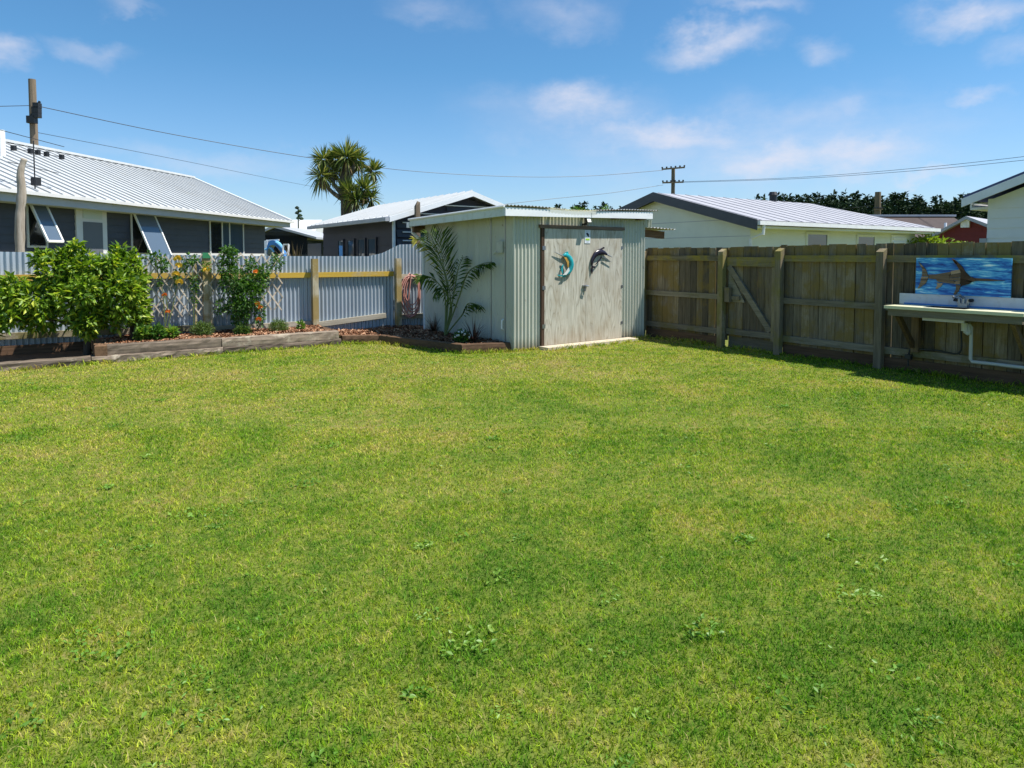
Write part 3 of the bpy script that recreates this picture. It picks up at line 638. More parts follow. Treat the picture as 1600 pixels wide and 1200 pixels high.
for poly in ([(670,112),(705,130),(800,220),(830,270),(870,330),(760,262),(720,195)], [(650,108),(690,120),(740,190),(700,180)]): piece(mb, poly, .018)
mb.build('dorsal_fin', M['driftd'], pt)
mb = MB()
for i in range(6):
    a = i/6; b = (i+.92)/6
    L0 = lambda s: np.interp(s, [0, .5, 1], [150, 215, 215]); R0 = lambda s: np.interp(s, [0, .5, 1], [165, 270, 310])
    piece(mb, [(L0(a), 150+a*230), (R0(a), 165+a*215), (R0(b), 165+b*215), (L0(b), 150+b*230)], .016)
    L1 = lambda s: np.interp(s, [0, .5, 1], [205, 190, 150]); R1 = lambda s: np.interp(s, [0, .5, 1], [310, 280, 170])
    piece(mb, [(L1(a), 385+a*190), (R1(a), 385+a*185), (R1(b), 385+b*185), (L1(b), 385+b*190)], .016)
mb.build('tail', M['drift'], pt)
mb = MB(); piece(mb, [(440,470),(530,480),(500,530),(440,570),(425,560),(450,510)], .014); mb.build('lower_fin', M['drift'], pt); mb = MB(); piece(mb, [(720,490),(790,505),(760,590),(720,645),(690,640),(725,560)], .016); mb.build('lower_fin', M['drift'], pt)
# waste pipe under the sink
def zb(x, y, X): return onX(1340+x/5, 370+y/5, X)
wp = thing('waste_pipe', 'grey white plastic waste pipe with trap below the sink', 'pipe', (9.85, 4.3, .1))
mb = MB(); a = zb(835, 660, 9.85); b = zb(838, 735, 9.85)
mb.tube([a+Vector((0, 0, .03)), a, b], [.04, .04, .045], 10); cpt = [b, b+Vector((0, -.05, -.03)), zb(868, 700, 9.88), zb(880, 690, 9.9)]; mb.tube(smooth(cpt, 4), .028, 8); mb.build('trap', M['pvc'], wp)
mb = MB(); q = [zb(868, 690, 9.9), zb(888, 705, 9.9), zb(886, 820, 9.92), zb(882, 955, 9.95), zb(895, 975, 9.95), zb(1100, 998, 9.97), zb(1300, 1022, 9.97), zb(1600, 1060, 9.97)]; mb.tube(q, .022, 8); mb.build('pipe_run', M['pvc'], wp)
mb = MB(); q = [zb(395, 1010, 10.0), zb(395, 945, 10.0), zb(405, 895, 10.0), zb(430, 880, 10.0), zb(600, 884, 10.0), zb(740, 912, 10.0), zb(790, 908, 10.0), zb(812, 860, 10.0), zb(808, 740, 10.0), zb(812, 680, 9.98)]
mb.tube(smooth(q, 3), .012, 6); o = zb(398, 935, 9.99); mb.box(o.x-.03, o.x+.03, o.y-.04, o.y+.04, o.z-.03, o.z+.03)
prop(mb.build('water_pipe', M['pipe']), 'thin black water pipe clipped along the fence below the sink', 'pipe')

# ------------------------------------------------------------------ left corrugated fence
LY = 13.7
lf = thing('corrugated_fence', 'galvanised corrugated iron fence with timber posts and lichen covered rails', 'fence', (1.0, LY, 0))
def ltop(s):
    x = s-7.0
    return float(np.interp(x, [-7, -.8, 3.0, 5.45, 5.75, 6.15, 6.8], [1.72, 1.71, 1.64, 1.635, 1.70, 1.885, 1.905]))
mb = MB(); mb.corr((-7, LY, 0), (7.1, LY, 0), ltop, .03, pitch=.080, amp=.0155); mb.build('iron_sheet', M['galv'], lf)
for xa, xb, mk in ((-7, -1.05, 'lrail'), (-.95, 2.2, 'lrail'), (2.38, 4.21, 'lrail'), (4.33, 5.98, 'lrail'), (6.12, 7.1, 'lrailp')):
    zt = 1.265 if xa > 2 else 1.29
    if xb > 6.1: zt = 1.2
    mb = MB(); mb.box(xa, xb, LY-.075, LY-.012, zt-.05, zt+.05); mb.build('top_rail', M[mk], lf)
for xa, xb, za, zb_ in ((-7, -1.05, .36, .36), (-.95, 2.2, .36, .33), (2.38, 4.21, .30, .30), (4.33, 5.8, .27, .385), (6.12, 7.1, .34, .34)):
    mb = MB(); mb.bar((xa, LY-.044, za), (xb, LY-.044, zb_), .063, .10); mb.build('low_rail', M['lrailp'] if xa > 2.3 else M['raillow'], lf)
for x, zt, w in ((-1.0, 1.55, .1), (2.29, 1.60, .15), (4.27, 1.585, .115), (6.05, 1.59, .115)):
    mb = MB(); mb.box(x-w/2, x+w/2, LY-.19, LY-.078, 0, zt); p = mb.build('post', M['lpost'], lf)
    if abs(x-2.29) < .01:
        mb = MB(); mb.box(x-.075, x+.06, LY-.205, LY-.06, zt, zt+.10); mb.build('post_cap', M['green'], p)
mb = MB(); mb.box(-7, 4.2, LY-.05, LY-.014, .02, .2); mb.build('kickboard', M['sleeperb'], lf)

# ------------------------------------------------------------------ garden beds
def rough_log(mb, p0, p1, h, dep, jit=.012, n=26, z0=0., inward=(0, 1, 0)):
    """worn squared timber: front top edge wanders a little"""
    p0 = Vector(p0); p1 = Vector(p1); N = Vector(inward); rows = []
    def J(s=1.): return random.uniform(-jit, jit)*s
    for i in range(n+1):
        q = p0.lerp(p1, i/n)
        rows.append([(q.x+N.x*J(), q.y+N.y*(J()), z0), (q.x+N.x*J(), q.y+N.y*J(), z0+h*.55+J()), (q.x+N.x*(.01+J()), q.y+N.y*(.01+J()), z0+h-.01+J(.7)),
                     (q.x+N.x*(.03+J()), q.y+N.y*(.03+J()), z0+h+J(.5)), (q.x+N.x*dep, q.y+N.y*dep, z0+h+J(.5)), (q.x+N.x*dep, q.y+N.y*dep, z0)])
    mb.grid(rows); e = len(rows[0])
    mb.add(rows[0], [tuple(range(e))]); mb.add(rows[-1], [tuple(range(e-1, -1, -1))])
bed = thing('raised_bed', 'raised garden bed edged with old grey railway sleepers below the trellises', 'garden bed', (1.9, 12.9, 0))
mb = MB(); rough_log(mb, (-8, 11.86, 0), (.4, 12.16, 0), .115, .2, .014, 50); mb.build('sleeper', M['sleeper'], bed)
mb = MB(); rough_log(mb, (.41, 12.165, 0), (2.3, 12.27, 0), .115, .2, .012, 24); mb.build('sleeper', M['sleeper'], bed)
mb = MB(); rough_log(mb, (2.31, 12.27, 0), (4.38, 12.39, 0), .105, .2, .010, 24); mb.build('sleeper', M['sleeper'], bed)
mb = MB(); rough_log(mb, (.62, 12.24, 0), (2.28, 12.31, 0), .15, .2, .008, 22, .116); mb.build('sleeper', M['sleeper'], bed)
mb = MB(); rough_log(mb, (2.29, 12.30, 0), (4.34, 12.41, 0), .145, .2, .008, 22, .108); mb.build('sleeper', M['sleeper'], bed)
mb = MB(); rough_log(mb, (.45, 12.2, 0), (.45, 13.5, 0), .15, .17, .008, 16, .116, inward=(1, 0, 0)); mb.build('sleeper', M['sleepery'], bed)
mb = MB(); rough_log(mb, (4.34, 12.62, 0), (4.34, 13.6, 0), .25, -.18, .008, 12, 0, inward=(1, 0, 0)); mb.build('sleeper', M['sleepery'], bed)
bed2 = thing('low_bed', 'low brown timber edged garden bed in the corner beside the shed', 'garden bed', (5.7, 11.6, 0))
mb = MB(); rough_log(mb, (4.42, 12.44, 0), (5.02, 12.15, 0), .16, .1, .004, 10); mb.build('edge_board', M['sleeperb'], bed2)
mb = MB(); rough_log(mb, (5.02, 12.14, 0), (5.63, 10.10, 0), .16, .12, .004, 18, 0, inward=(.95, .28, 0)); mb.build('edge_board', M['sleepery'], bed2)
mb = MB(); rough_log(mb, (5.64, 10.07, 0), (6.58, 9.86, 0), .155, .12, .004, 14); mb.build('edge_board', M['sleeperb'], bed2)
def mulch(name, poly, z, dens, label):
    P = np.array(poly); lo = P.min(0); hi = P.max(0); n = int((hi-lo).prod()*dens)
    q = lo+(hi-lo)*rng.random((n, 2))
    ins = np.zeros(n, bool); j = len(P)-1
    for i in range(len(P)):
        c = ((P[i,1] > q[:,1]) != (P[j,1] > q[:,1])) & (q[:,0] < (P[j,0]-P[i,0])*(q[:,1]-P[i,1])/(P[j,1]-P[i,1]+1e-12)+P[i,0]); ins ^= c; j = i
    q = q[ins]; n = len(q); L = rng.uniform(.02, .075, n); W = rng.uniform(.008, .025, n); a = rng.uniform(0, 2*PI, n); tl = rng.normal(0, .35, n)
    z = z+.02*np.sin(q[:,0]*4)*np.sin(q[:,1]*5)+rng.uniform(0, .03, n)
    dx = np.cos(a)*L/2; dy = np.sin(a)*L/2; dz = np.sin(tl)*L/2; sx = -np.sin(a)*W/2; sy = np.cos(a)*W/2; sz = rng.normal(0, .4, n)*W/2
    V = np.empty((n, 4, 3)); c = np.stack([q[:,0], q[:,1], z], 1); D = np.stack([dx, dy, dz], 1); T = np.stack([sx, sy, sz], 1)
    V[:,0] = c-D-T; V[:,1] = c+D-T; V[:,2] = c+D+T; V[:,3] = c-D+T
    base = np.array([[x, y, zz-.012] for (x, y), zz in zip(poly, [float(np.mean(z))-.012]*len(poly))])
    F4 = (np.arange(n)*4)[:, None]+np.array([[0,1,2,3]]); Fb = (np.arange(len(poly))+4*n)[None, :]
    o = np_mesh(name, np.concatenate([V.reshape(-1, 3), base]), [F4, Fb], M['chips'], np.concatenate([np.repeat(rng.random(n), 4), np.full(len(poly), .15)]))
    prop(o, label, 'mulch', None, 'stuff')
mulch('bark_mulch', [(.6, 12.42), (4.3, 12.58), (4.3, 13.64), (.6, 13.64)], .235, 2600, 'orange brown bark chips in the raised sleeper bed')
mulch('bark_mulch', [(4.5, 12.5), (5.1, 12.26), (5.75, 10.2), (6.58, 9.98), (6.58, 13.64), (4.5, 13.64)], .13, 1500, 'dark bark chips in the low corner bed')
sheet('soil', [(-8, 12.04), (.45, 12.34), (.45, 13.64), (-8, 13.64)], .06, M['sleeperb'])

# ------------------------------------------------------------------ citrus trees and bed plants
def pxb(x, y, rx, ry, Y, deep=1.):
    """ellipsoid given by its centre and half sizes as seen in the photo, placed at depth Y"""
    c = onY(x, y, Y); s = (onY(x+rx, y, Y)-c).length; h = (onY(x, y-ry, Y)-c).z
    return (c.x, c.y, c.z, s*.9, s*.75*deep, h)
ct = thing('citrus_tree', 'bushy bright green citrus tree at the left end of the raised bed', 'tree', (.35, 12.95, 0))
cb = [pxb(*q) for q in ((45, 470, 52, 38, 12.75), (15, 496, 30, 18, 12.6), (85, 425, 46, 34, 12.9), (130, 415, 44, 30, 13.0), (178, 418, 36, 30, 13.0), (120, 470, 56, 44, 12.7), (175, 470, 46, 42, 12.8), (70, 500, 38, 22, 12.8), (140, 505, 34, 18, 12.8), (205, 455, 24, 36, 12.95), (70, 405, 20, 16, 13.0), (185, 395, 12, 14, 13.0), (118, 392, 16, 12, 13.0), (-30, 490, 40, 34, 12.7), (208, 490, 18, 22, 12.9), (140, 522, 12, 12, 12.8), (20, 478, 36, 26, 12.8), (172, 500, 22, 16, 12.85))]
cl_ = []
for q in cb:
    for _ in range(5):
        u = Vector((random.gauss(0, 1), random.gauss(0, 1)-.5, random.gauss(.2, 1))).normalized(); k = random.uniform(.28, .42)
        cl_.append((q[0]+u.x*q[3]*.85, q[1]+u.y*q[4]*.85, q[2]+u.z*q[5]*.85, q[3]*k, q[4]*k, q[5]*k))
foliage('foliage', [(q[0], q[1], q[2], q[3]*.75, q[4]*.75, q[5]*.75) for q in cb]+cl_, 9000, .125, .052, M['citrus'], ct, .4, .1)
mb = MB(); b = onY(135, 550, 12.95); b.z = 0; tips = [Vector(q[:3]) for q in cb[:10]]
fork = b+Vector((.02, -.05, .5)); mb.tube([b, b+Vector((.015, -.02, .25)), fork], [.06, .05, .045], 8); branchy(mb, fork, tips, .03, .008); mb.build('trunk', M['bark'], ct)
ct2 = thing('citrus_tree', 'slim young citrus tree with its bare stem standing in the bark beside the trellis', 'tree', (1.05, 13.1, .23))
cb = [pxb(*q) for q in ((208, 440, 26, 30, 13.2), (215, 480, 22, 28, 13.15), (200, 410, 22, 22, 13.2), (222, 500, 14, 14, 13.1))]
foliage('foliage', cb, 1300, .11, .055, M['citrus'], ct2, .4, .1)
b = onY(207, 529, 13.1); b.z = .22; mb = MB(); branchy(mb, b, [Vector(q[:3]) for q in cb], .032, .007, .06); mb.build('trunk', M['bark'], ct2)

def lattice(x0, x1, y0, y1, Y, nx, mb):
    """expanding trellis drawn between photo corners at depth Y, crossing slats"""
    a = onY(x0, y0, Y); b = onY(x1, y1, Y); W = b.x-a.x; Hh = a.z-b.z; cell = W/nx; slope = 1.5
    for s in (-1, 1):
        for i in range(-9, nx+10):
            # line x = a.x+i*cell + s*t/slope, clip
            pts = []
            xs = a.x+i*cell
            t0, t1 = 0., Hh
            lo, hi = (a.x-xs)*slope*s, (b.x-xs)*slope*s
            lo, hi = min(lo, hi), max(lo, hi); t0 = max(t0, lo); t1 = min(t1, hi)
            if t1-t0 < .12: continue
            j = random.uniform(-.02, .02)
            p = Vector((xs+s*t0/slope, Y-.006*s, a.z-t0+j)); q = Vector((xs+s*t1/slope, Y-.006*s, a.z-t1+j))
            mb.bar(p, q, .010, .022, up=(0, 0, 1))
tr = thing('trellis', 'expanding wooden lattice trellis with yellow roses on the left of the green topped post', 'trellis', (1.7, 13.45, .23))
mb = MB(); lattice(226, 318, 398, 492, 13.42, 6, mb); mb.build('lattice', M['trell'], tr)
mb = MB(); p = onY(306, 505, 13.44); mb.bar((p.x, p.y, .2), (p.x+.02, p.y, 1.5), .03, .03); p = onY(333, 505, 13.44); mb.bar((p.x, p.y, .2), (p.x-.03, p.y, 1.1), .025, .025); mb.build('stake', M['lpost'], tr)
tr2 = thing('trellis', 'expanding wooden lattice trellis half hidden by a dense climber', 'trellis', (2.9, 13.45, .23))
mb = MB(); lattice(326, 442, 396, 484, 13.42, 7, mb); mb.build('lattice', M['trell'], tr2)
def flowers(spots, Y, rad, mat, parent, name='flower'):
    for x, y in spots:
        c = onY(x, y, Y); mb = MB()
        for k in range(9):
            a = 2*PI*k/9+random.random(); e = random.uniform(-.3, 1.1)
            d = Vector((math.cos(a)*math.cos(e), -abs(math.sin(a)*.6)*math.cos(e), math.sin(e)))
            t = d.cross(Vector((0, 1, .3))).normalized()*rad*.55
            mb.add([c, c+d*rad*.6+t, c+d*rad, c+d*rad*.6-t], [(0, 1, 2, 3)])
        for k in range(5):
            d = Vector((random.uniform(-1, 1), -1, random.uniform(-1, 1))).normalized(); t = d.cross(Vector((0, 0, 1))).normalized()*rad*.4
            mb.add([c-d*.2*rad-t, c+d*rad*.5, c-d*.2*rad+t, c-d*rad*.2+Vector((0, 0, rad*.6))], [(0, 1, 2), (0, 1, 3), (1, 2, 3)])
        mb.build(name, M[mat], parent)
rs = thing('climbing_rose', 'thin climbing rose with a column of yellow flowers on the left trellis', 'rose', (1.7, 13.35, .23))
cb = [pxb(*q) for q in ((240, 402, 16, 10, 13.35), (255, 412, 12, 12, 13.35), (302, 405, 12, 10, 13.35), (288, 415, 9, 14, 13.35), (276, 432, 9, 10, 13.35), (304, 460, 5, 26, 13.38), (250, 440, 6, 6, 13.35), (322, 418, 8, 8, 13.35), (304, 440, 7, 14, 13.37))]
foliage('foliage', cb, 420, .075, .042, M['rose'], rs, .2, .1)
mb = MB()
for q in ([(258, 512), (262, 480), (250, 440), (243, 405)], [(262, 512), (272, 470), (278, 435), (288, 405)], [(303, 512), (302, 460), (300, 405)], [(258, 512), (256, 470), (259, 458)]):
    mb.tube(smooth([onY(x, y, 13.37) for x, y in q], 4), .008, 5)
mb.build('stem', M['stem'], rs)
flowers([(279, 416), (275, 429), (280, 441), (322, 421), (277, 404)], 13.3, .075, 'yellow', rs); flowers([(257, 461), (262, 487)], 13.3, .05, 'orangef', rs)
cl = thing('climbing_shrub', 'dense leafy climber with orange flowers growing over the right trellis', 'climber', (2.9, 13.3, .23))
cb = [pxb(*q) for q in ((358, 402, 16, 16, 13.3), (352, 420, 14, 20, 13.3), (368, 438, 28, 26, 13.25), (385, 465, 28, 28, 13.2), (400, 440, 22, 22, 13.25), (412, 425, 12, 14, 13.3), (372, 480, 22, 18, 13.2), (406, 492, 9, 24, 13.2), (376, 500, 14, 12, 13.2), (345, 478, 10, 12, 13.25), (432, 410, 10, 14, 13.35), (392, 412, 10, 10, 13.3), (360, 392, 13, 8, 13.3))]
foliage('foliage', cb, 4300, .07, .032, M['rose'], cl, .35, .1)
mb = MB(); b = onY(378, 520, 13.2); b.z = .2; branchy(mb, b, [Vector(q[:3]) for q in cb[:9]], .012, .005, .1); mb.build('stem', M['stem'], cl)
flowers([(402, 475), (407, 481), (399, 425), (404, 499)], 13.05, .06, 'orangef', cl)
def dome(name, label, cat, x, y, rx, ry, Y, n, L, W, mat, group=None):
    q = pxb(x, y, rx, ry, Y); t = thing(name, label, cat, (q[0], q[1], .22), 0, group)
    foliage('foliage', [q], n, L, W, M[mat], t, .35, -.5)
    mb = MB(); branchy(mb, (q[0], q[1], .2), [(q[0]+random.uniform(-.5, .5)*q[3], q[1]+random.uniform(-.5, .5)*q[4], q[2]) for _ in range(6)], .008, .004); mb.build('stem', M['stem'], t)
    return t
dome('lavender_bush', 'rounded grey green low bush in the bark, between the two trellises', 'bush', 316, 516, 19, 12, 12.95, 1500, .055, .012, 'lav')
dome('lavender_bush', 'rounded grey green low bush at the right end of the raised bed', 'bush', 435, 512, 16, 12, 12.95, 1300, .055, .012, 'lav')
dome('low_plant', 'dark low plant under the orange flowered climber', 'plant', 379, 518, 14, 9, 12.9, 600, .05, .022, 'palm')
dome('leafy_plant', 'broad leaved light green plant left of the dark one in the bed', 'plant', 224, 521, 13, 8, 12.85, 160, .11, .07, 'lowleaf')
dome('leafy_plant', 'dark leafy plant with upright leaves in the bark below the yellow roses', 'plant', 247, 521, 11, 11, 12.8, 300, .08, .045, 'rose')
dome('leafy_plant', 'small yellow green plant right of the dark leafy one in the bed', 'plant', 267, 521, 10, 7, 12.85, 120, .10, .06, 'lowleaf')
dome('seedling', 'small bright green seedling beside the fence post in the bed', 'plant', 470, 509, 5, 8, 13.0, 90, .07, .04, 'lowleaf')

# ------------------------------------------------------------------ palm and grasses in the corner bed
def frond(mb, pts, nl, Lm, droop, w=.026, r0=None):
    nl = int(nl*.8)
    """leaflets along the outer part of a curved midrib"""
    P = smooth(pts, 8); n = len(P)
    for i in range(nl):
        s = .34+.66*i/(nl-1); f = s*(n-1); k = min(int(f), n-2); q = P[k].lerp(P[k+1], f-k); d = (P[k+1]-P[k]).normalized()
        L = Lm*(math.sin(PI*min(1, (s-.30)/.74))**.6*.85+.15)
        sd = d.cross(Vector((0, -1, .35))).normalized()
        for sg in (-1, 1):
            dr = (sd*sg*.62+d*.80+Vector((random.uniform(-.1, .1), -.25+random.uniform(-.15, .15), -droop*random.uniform(.6, 1.4)))).normalized()
            tip = q+dr*L*random.uniform(.85, 1.1)+Vector((0, 0, -droop*L*.35)); m = q+dr*L*.5; t = dr.cross(Vector((.3, -1, .5))).normalized()*w*.5
            mb.add([q, m+t, tip, m-t], [(0, 1, 2), (0, 2, 3)])
    return P
pl = thing('palm', 'young palm with arching feathery fronds against the shaded shed wall', 'palm', (6.15, 11.7, .13))
base = Vector((6.12, 11.6, .12))
def wall_y(x, y):
    p = fs.onx(x, y, -.16); m = Matrix.Rotation(SROT, 3, 'Z'); return (m @ p+PIV2).y
FR = [([(712, 520), (700, 460), (688, 405), (672, 366)], 11.9, 32, .50, .10, 'palm'), ([(712, 520), (704, 470), (692, 410), (688, 368)], 11.6, 32, .52, .05, 'palm'), ([(712, 520), (717, 465), (730, 428), (748, 414), (768, 409)], 11.2, 30, .24, .75, 'palm'),
      ([(712, 520), (708, 465), (716, 420), (724, 402)], 11.5, 20, .28, .4, 'palm'), ([(711, 520), (695, 462), (676, 435), (655, 430)], 11.6, 22, .30, .7, 'palm'), ([(713, 520), (722, 492), (732, 474), (752, 478)], 11.1, 18, .24, .7, 'palm'),
      ([(711, 520), (698, 440), (672, 385), (648, 372)], 12.2, 22, .26, .6, 'palmlit'), ([(712, 520), (706, 480), (690, 450), (680, 462)], 11.4, 16, .22, .9, 'palm')]
for px, Y, nl, Lm, dr, mk in FR:
    pts = [base]+[onY(x, y, min(base.y+(Y-base.y)*s, wall_y(x, y))) for (x, y), s in zip(px[1:], (.4, .7, 1., 1.))]
    mb = MB(); P = frond(mb, pts, nl, Lm, dr); lf_ = mb.build('frond', M[mk], pl)
    mb = MB(); mb.tube(P, [.016-.011*i/(len(P)-1) for i in range(len(P))], 6); mb.build('stalk', M['stem'], lf_)
def flaxclump(name, label, x, y, Y, n, L, spread, mat, w=.012):
    b = onY(x, y, Y); b.z = .12; t = []; mb = MB()
    for i in range(n):
        a = random.uniform(0, 2*PI); l = L*random.uniform(.6, 1.1); e = random.uniform(.5, 1.4); d = Vector((math.cos(a)*math.cos(e), math.sin(a)*math.cos(e), math.sin(e)))
        sd = d.cross(Vector((0, 0, 1))).normalized()*w/2; m = b+d*l*.55; tip = b+d*l+Vector((0, 0, -l*spread*(1.5-e)))
        mb.add([b-sd, b+sd, m+sd*.9, tip, m-sd*.9], [(0, 1, 2, 4), (4, 2, 3)])
    o = mb.build(name, M[mat]); return prop(o, label, 'plant', 'bronze flax clumps in the corner bed')
flaxclump('flax_plant', 'bronze flax clump in the corner left of the palm', 678, 517, 12.3, 60, .5, .25, 'flax')
flaxclump('flax_plant', 'bronze flax clump right of the white flowers against the shed', 740, 527, 10.45, 80, .52, .3, 'flax')
q = pxb(722, 527, 13, 10, 10.5); wf = thing('flowering_plant', 'low plant dotted with small white flowers beside the shed', 'plant', (q[0], q[1], .13))
foliage('foliage', [q], 500, .05, .028, M['rose'], wf, .35, -.3)
mb = MB()
for i in range(26):
    u = Vector((random.gauss(0, 1), random.gauss(0, 1), abs(random.gauss(0, 1)))).normalized(); c = Vector((q[0]+u.x*q[3], q[1]+u.y*q[4], q[2]+u.z*q[5])); s = .016
    mb.add([c+Vector((-s, 0, -s)), c+Vector((s, 0, -s)), c+Vector((s, 0, s)), c+Vector((-s, 0, s))], [(0, 1, 2, 3)]); mb.add([c+Vector((-s, -s, 0)), c+Vector((s, -s, 0)), c+Vector((s, s, 0)), c+Vector((-s, s, 0))], [(0, 1, 2, 3)])
mb.build('flower', M['whitef'], wf)
# hose coil on the fence
mb = MB(); pts = []
def zh(x, y, Y): return onY(460+x*300/1600, 360+y*225/1200, Y)
for k in range(7*14+1):
    a = 2*PI*k/14; lp = k//14; cx = 972+[0, 8, -10, 5, -6, 12, 2][lp % 7]; rx = [78, 66, 84, 58, 74, 50, 80][lp % 7]; ry = [170, 150, 178, 120, 165, 138, 172][lp % 7]; cy = 540+[0, -10, 8, -40, 5, -20, 4][lp % 7]
    pts.append(zh(cx+rx*math.sin(a)*(1+.08*math.sin(3*a)), cy-ry*math.cos(a), 13.58-.018*(lp % 4)))
pts += [zh(940, 700, 13.52), zh(985, 715, 13.5), zh(1020, 690, 13.5)]
mb.tube(smooth(pts, 2), .013, 6)
ho = mb.build('garden_hose', M['hose'], None, smooth=True); prop(ho, 'faded red garden hose coiled on a hook on the iron fence', 'hose')

# ------------------------------------------------------------------ buildings beyond the fences
def boards(mb, x0, x1, y, z0, z1, h=.18, t=.018):
    """overlapping weatherboards on a wall facing local -y"""
    z = z0
    while z < z1-.01:
        zt = min(z+h, z1); mb.add([(x0, y-t, z), (x1, y-t, z), (x1, y-.002, zt), (x0, y-.002, zt), (x0, y, z), (x1, y, z)], [(0, 1, 2, 3), (4, 5, 1, 0)], .5); z += h

# grey house on the left
ea = G(430, 345, 3.0); eb = G(0, 298, 3.0); dv = (ea-eb); rz = math.atan2(dv.y, dv.x)
fr = Frame((ea.x, ea.y, 0), rz)
gh = thing('grey_house', 'charcoal weatherboard house with long white ribbed roof on the left', 'house', (ea.x, ea.y, 0), rz)
OV = .55; WY = OV            # wall stands back from the eave line
wr = fr.on(414, 370, WY).x; L0 = -19.
mb = MB(); mb.box(L0, wr, WY, WY+8, 1.74, 2.98); boards(mb, L0, wr, WY, 1.75, 2.97); mb.build('wall', M['charcoal'], gh, world=False)
mb = MB(); mb.box(L0, wr-.02, WY-.06, WY+8, .0, 1.73); mb.build('base_wall', M['frame'], gh, world=False)
rg = fr.on(300, 275, 4.3); rgl = fr.on(0, 224, 4.3); ridge_y, ridge_z, ridge_x = 4.3, (rg.z+rgl.z)/2, rg.x
er = fr.on(455, 344, 0).x
def roofpt(x, s): return (x, s*ridge_y, 3.06+(ridge_z-3.06)*s)
mb = MB()
mb.add([(L0, 0, 3.06), (er, 0, 3.06), (ridge_x, ridge_y, ridge_z), (L0, ridge_y, ridge_z), (er, 8.9, 3.06), (L0, 8.9, 3.06)], [(0, 1, 2, 3), (1, 4, 2), (3, 2, 4, 5)])
x = L0
while x < er-.2:      # ribs run up the slope
    smax = 1. if x < ridge_x else max(.02, (er-x)/(er-ridge_x))
    a = Vector(roofpt(x, 0)); b = Vector(roofpt(x, smax)); mb.bar(a+Vector((0, 0, .012)), b+Vector((0, 0, .012)), .03, .045); x += .36
mb.build('roof', M['roofh'], gh, world=False)
mb = MB(); mb.bar((L0, ridge_y, ridge_z+.02), (ridge_x, ridge_y, ridge_z+.02), .28, .07); mb.bar((ridge_x, ridge_y, ridge_z+.02), (er, 0, 3.09), .2, .06); mb.build('ridge_cap', M['roofw'], gh, world=False)
mb = MB(); mb.box(L0, er, -.10, .02, 2.98, 3.055); mb.box(er-.02, er+.1, -.10, 8.9, 2.98, 3.055); mb.build('gutter', M['frame'], gh, world=False)
mb = MB(); mb.box(L0, er-.03, .03, WY+.3, 2.80, 2.975); mb.box(er-.4, er-.03, WY+.31, 8.8, 2.82, 2.975); mb.build('soffit', M['greytrim'], gh, world=False)
c = fr.on(2, 250, 2.6); mb = MB(); mb.tube([(c.x, 2.6, c.z-.3), (c.x, 2.6, c.z+.75)], .1, 8); mb.build('flue', M['white'], gh, world=False)
def rect(x0, y0, x1, y1, yl):
    a = fr.on(x0, y0, yl); b = fr.on(x1, y1, yl); return a.x, b.x, min(a.z, b.z), max(a.z, b.z)
def surround(mb, x0, x1, z0, z1, y, w=.05, d=.03):
    mb.box(x0-w, x0, y-d, y, z0-w, z1+w); mb.box(x1, x1+w, y-d, y, z0-w, z1+w); mb.box(x0, x1, y-d, y, z1, z1+w); mb.box(x0, x1, y-d, y, z0-w, z0)
def awning(x0, x1, z0, z1, out, glassmat):
    y = WY-.02
    mb = MB(); surround(mb, x0, x1, z0, z1, y); w = mb.build('window', M['frame'], gh, world=False)
    mb = MB(); mb.box(x0, x1, y-.008, y-.003, z0, z1); mb.build('dark_opening', M['darkglass'], w, world=False)
    # sash hinged at the top and pushed out at the foot
    a = Vector((x0+.02, y-.05, z1)); b = Vector((x1-.02, y-.05, z1)); dn = Vector((0, -out, -(math.sqrt(max(.01, (z1-z0)**2-out**2)))))
    mb = MB(); up = dn.cross(Vector((1, 0, 0))).normalized()
    for p, q in ((a, b), (a+dn, b+dn), (a, a+dn), (b, b+dn)): mb.bar(p, q, .05, .04, up=up)
    sa = mb.build('sash', M['white'], w, world=False)
    mb = MB(); mb.add([a, b, b+dn, a+dn], [(0, 1, 2, 3)]); mb.build('pane', M[glassmat], w, world=False)
x0, x1, z0, z1 = rect(41, 316, 70, 384, WY); awning(x0, x1, z0, z1, .42, 'curtain')
x0, x1, z0, z1 = rect(204, 331, 239, 398, WY); awning(x0, x1, z0-.2, z1, .55, 'curtain')
x0, x1, z0, z1 = rect(126, 328, 159, 420, WY)
mb = MB(); mb.box(x0-.22, x1+.18, WY-.05, WY-.002, z0, z1+.28); dr = mb.build('door', M['frame'], gh, world=False)
zm = fr.on(142, 346, WY).z
mb = MB(); mb.box(x0, x1, WY-.062, WY-.051, zm+.06, z1); mb.build('transom_pane', M['frost'], dr, world=False)
mb = MB(); mb.box(x0, x1, WY-.062, WY-.051, z0, zm-.02); mb.build('screen', M['grill'], dr, world=False)
mb = MB(); c = fr.on(150, 319, WY-.1); mb.box(c.x-.12, c.x+.12, WY-.15, WY-.05, c.z-.03, c.z+.04); mb.build('porch_lamp', M['black'], gh, world=False)
x0, x1, z0, z1 = rect(327, 343, 379, 412, WY)
mb = MB(); surround(mb, x0, x1, z0, z1, WY-.02, .06); xm0 = x0+(x1-x0)*.30; xm1 = x0+(x1-x0)*.58
mb.box(xm0+.05, xm0+.11, WY-.05, WY-.02, z0, z1); mb.box(xm1-.06, xm1, WY-.05, WY-.02, z0, z1); w = mb.build('window', M['frame'], gh, world=False)
mb = MB(); mb.box(x0, xm0+.05, WY-.03, WY-.024, z0, z1); mb.build('dark_opening', M['darkglass'], w, world=False)
mb = MB(); mb.box(xm0+.11, x1, WY-.034, WY-.026, z0, z1); mb.build('pane', M['glass'], w, world=False)
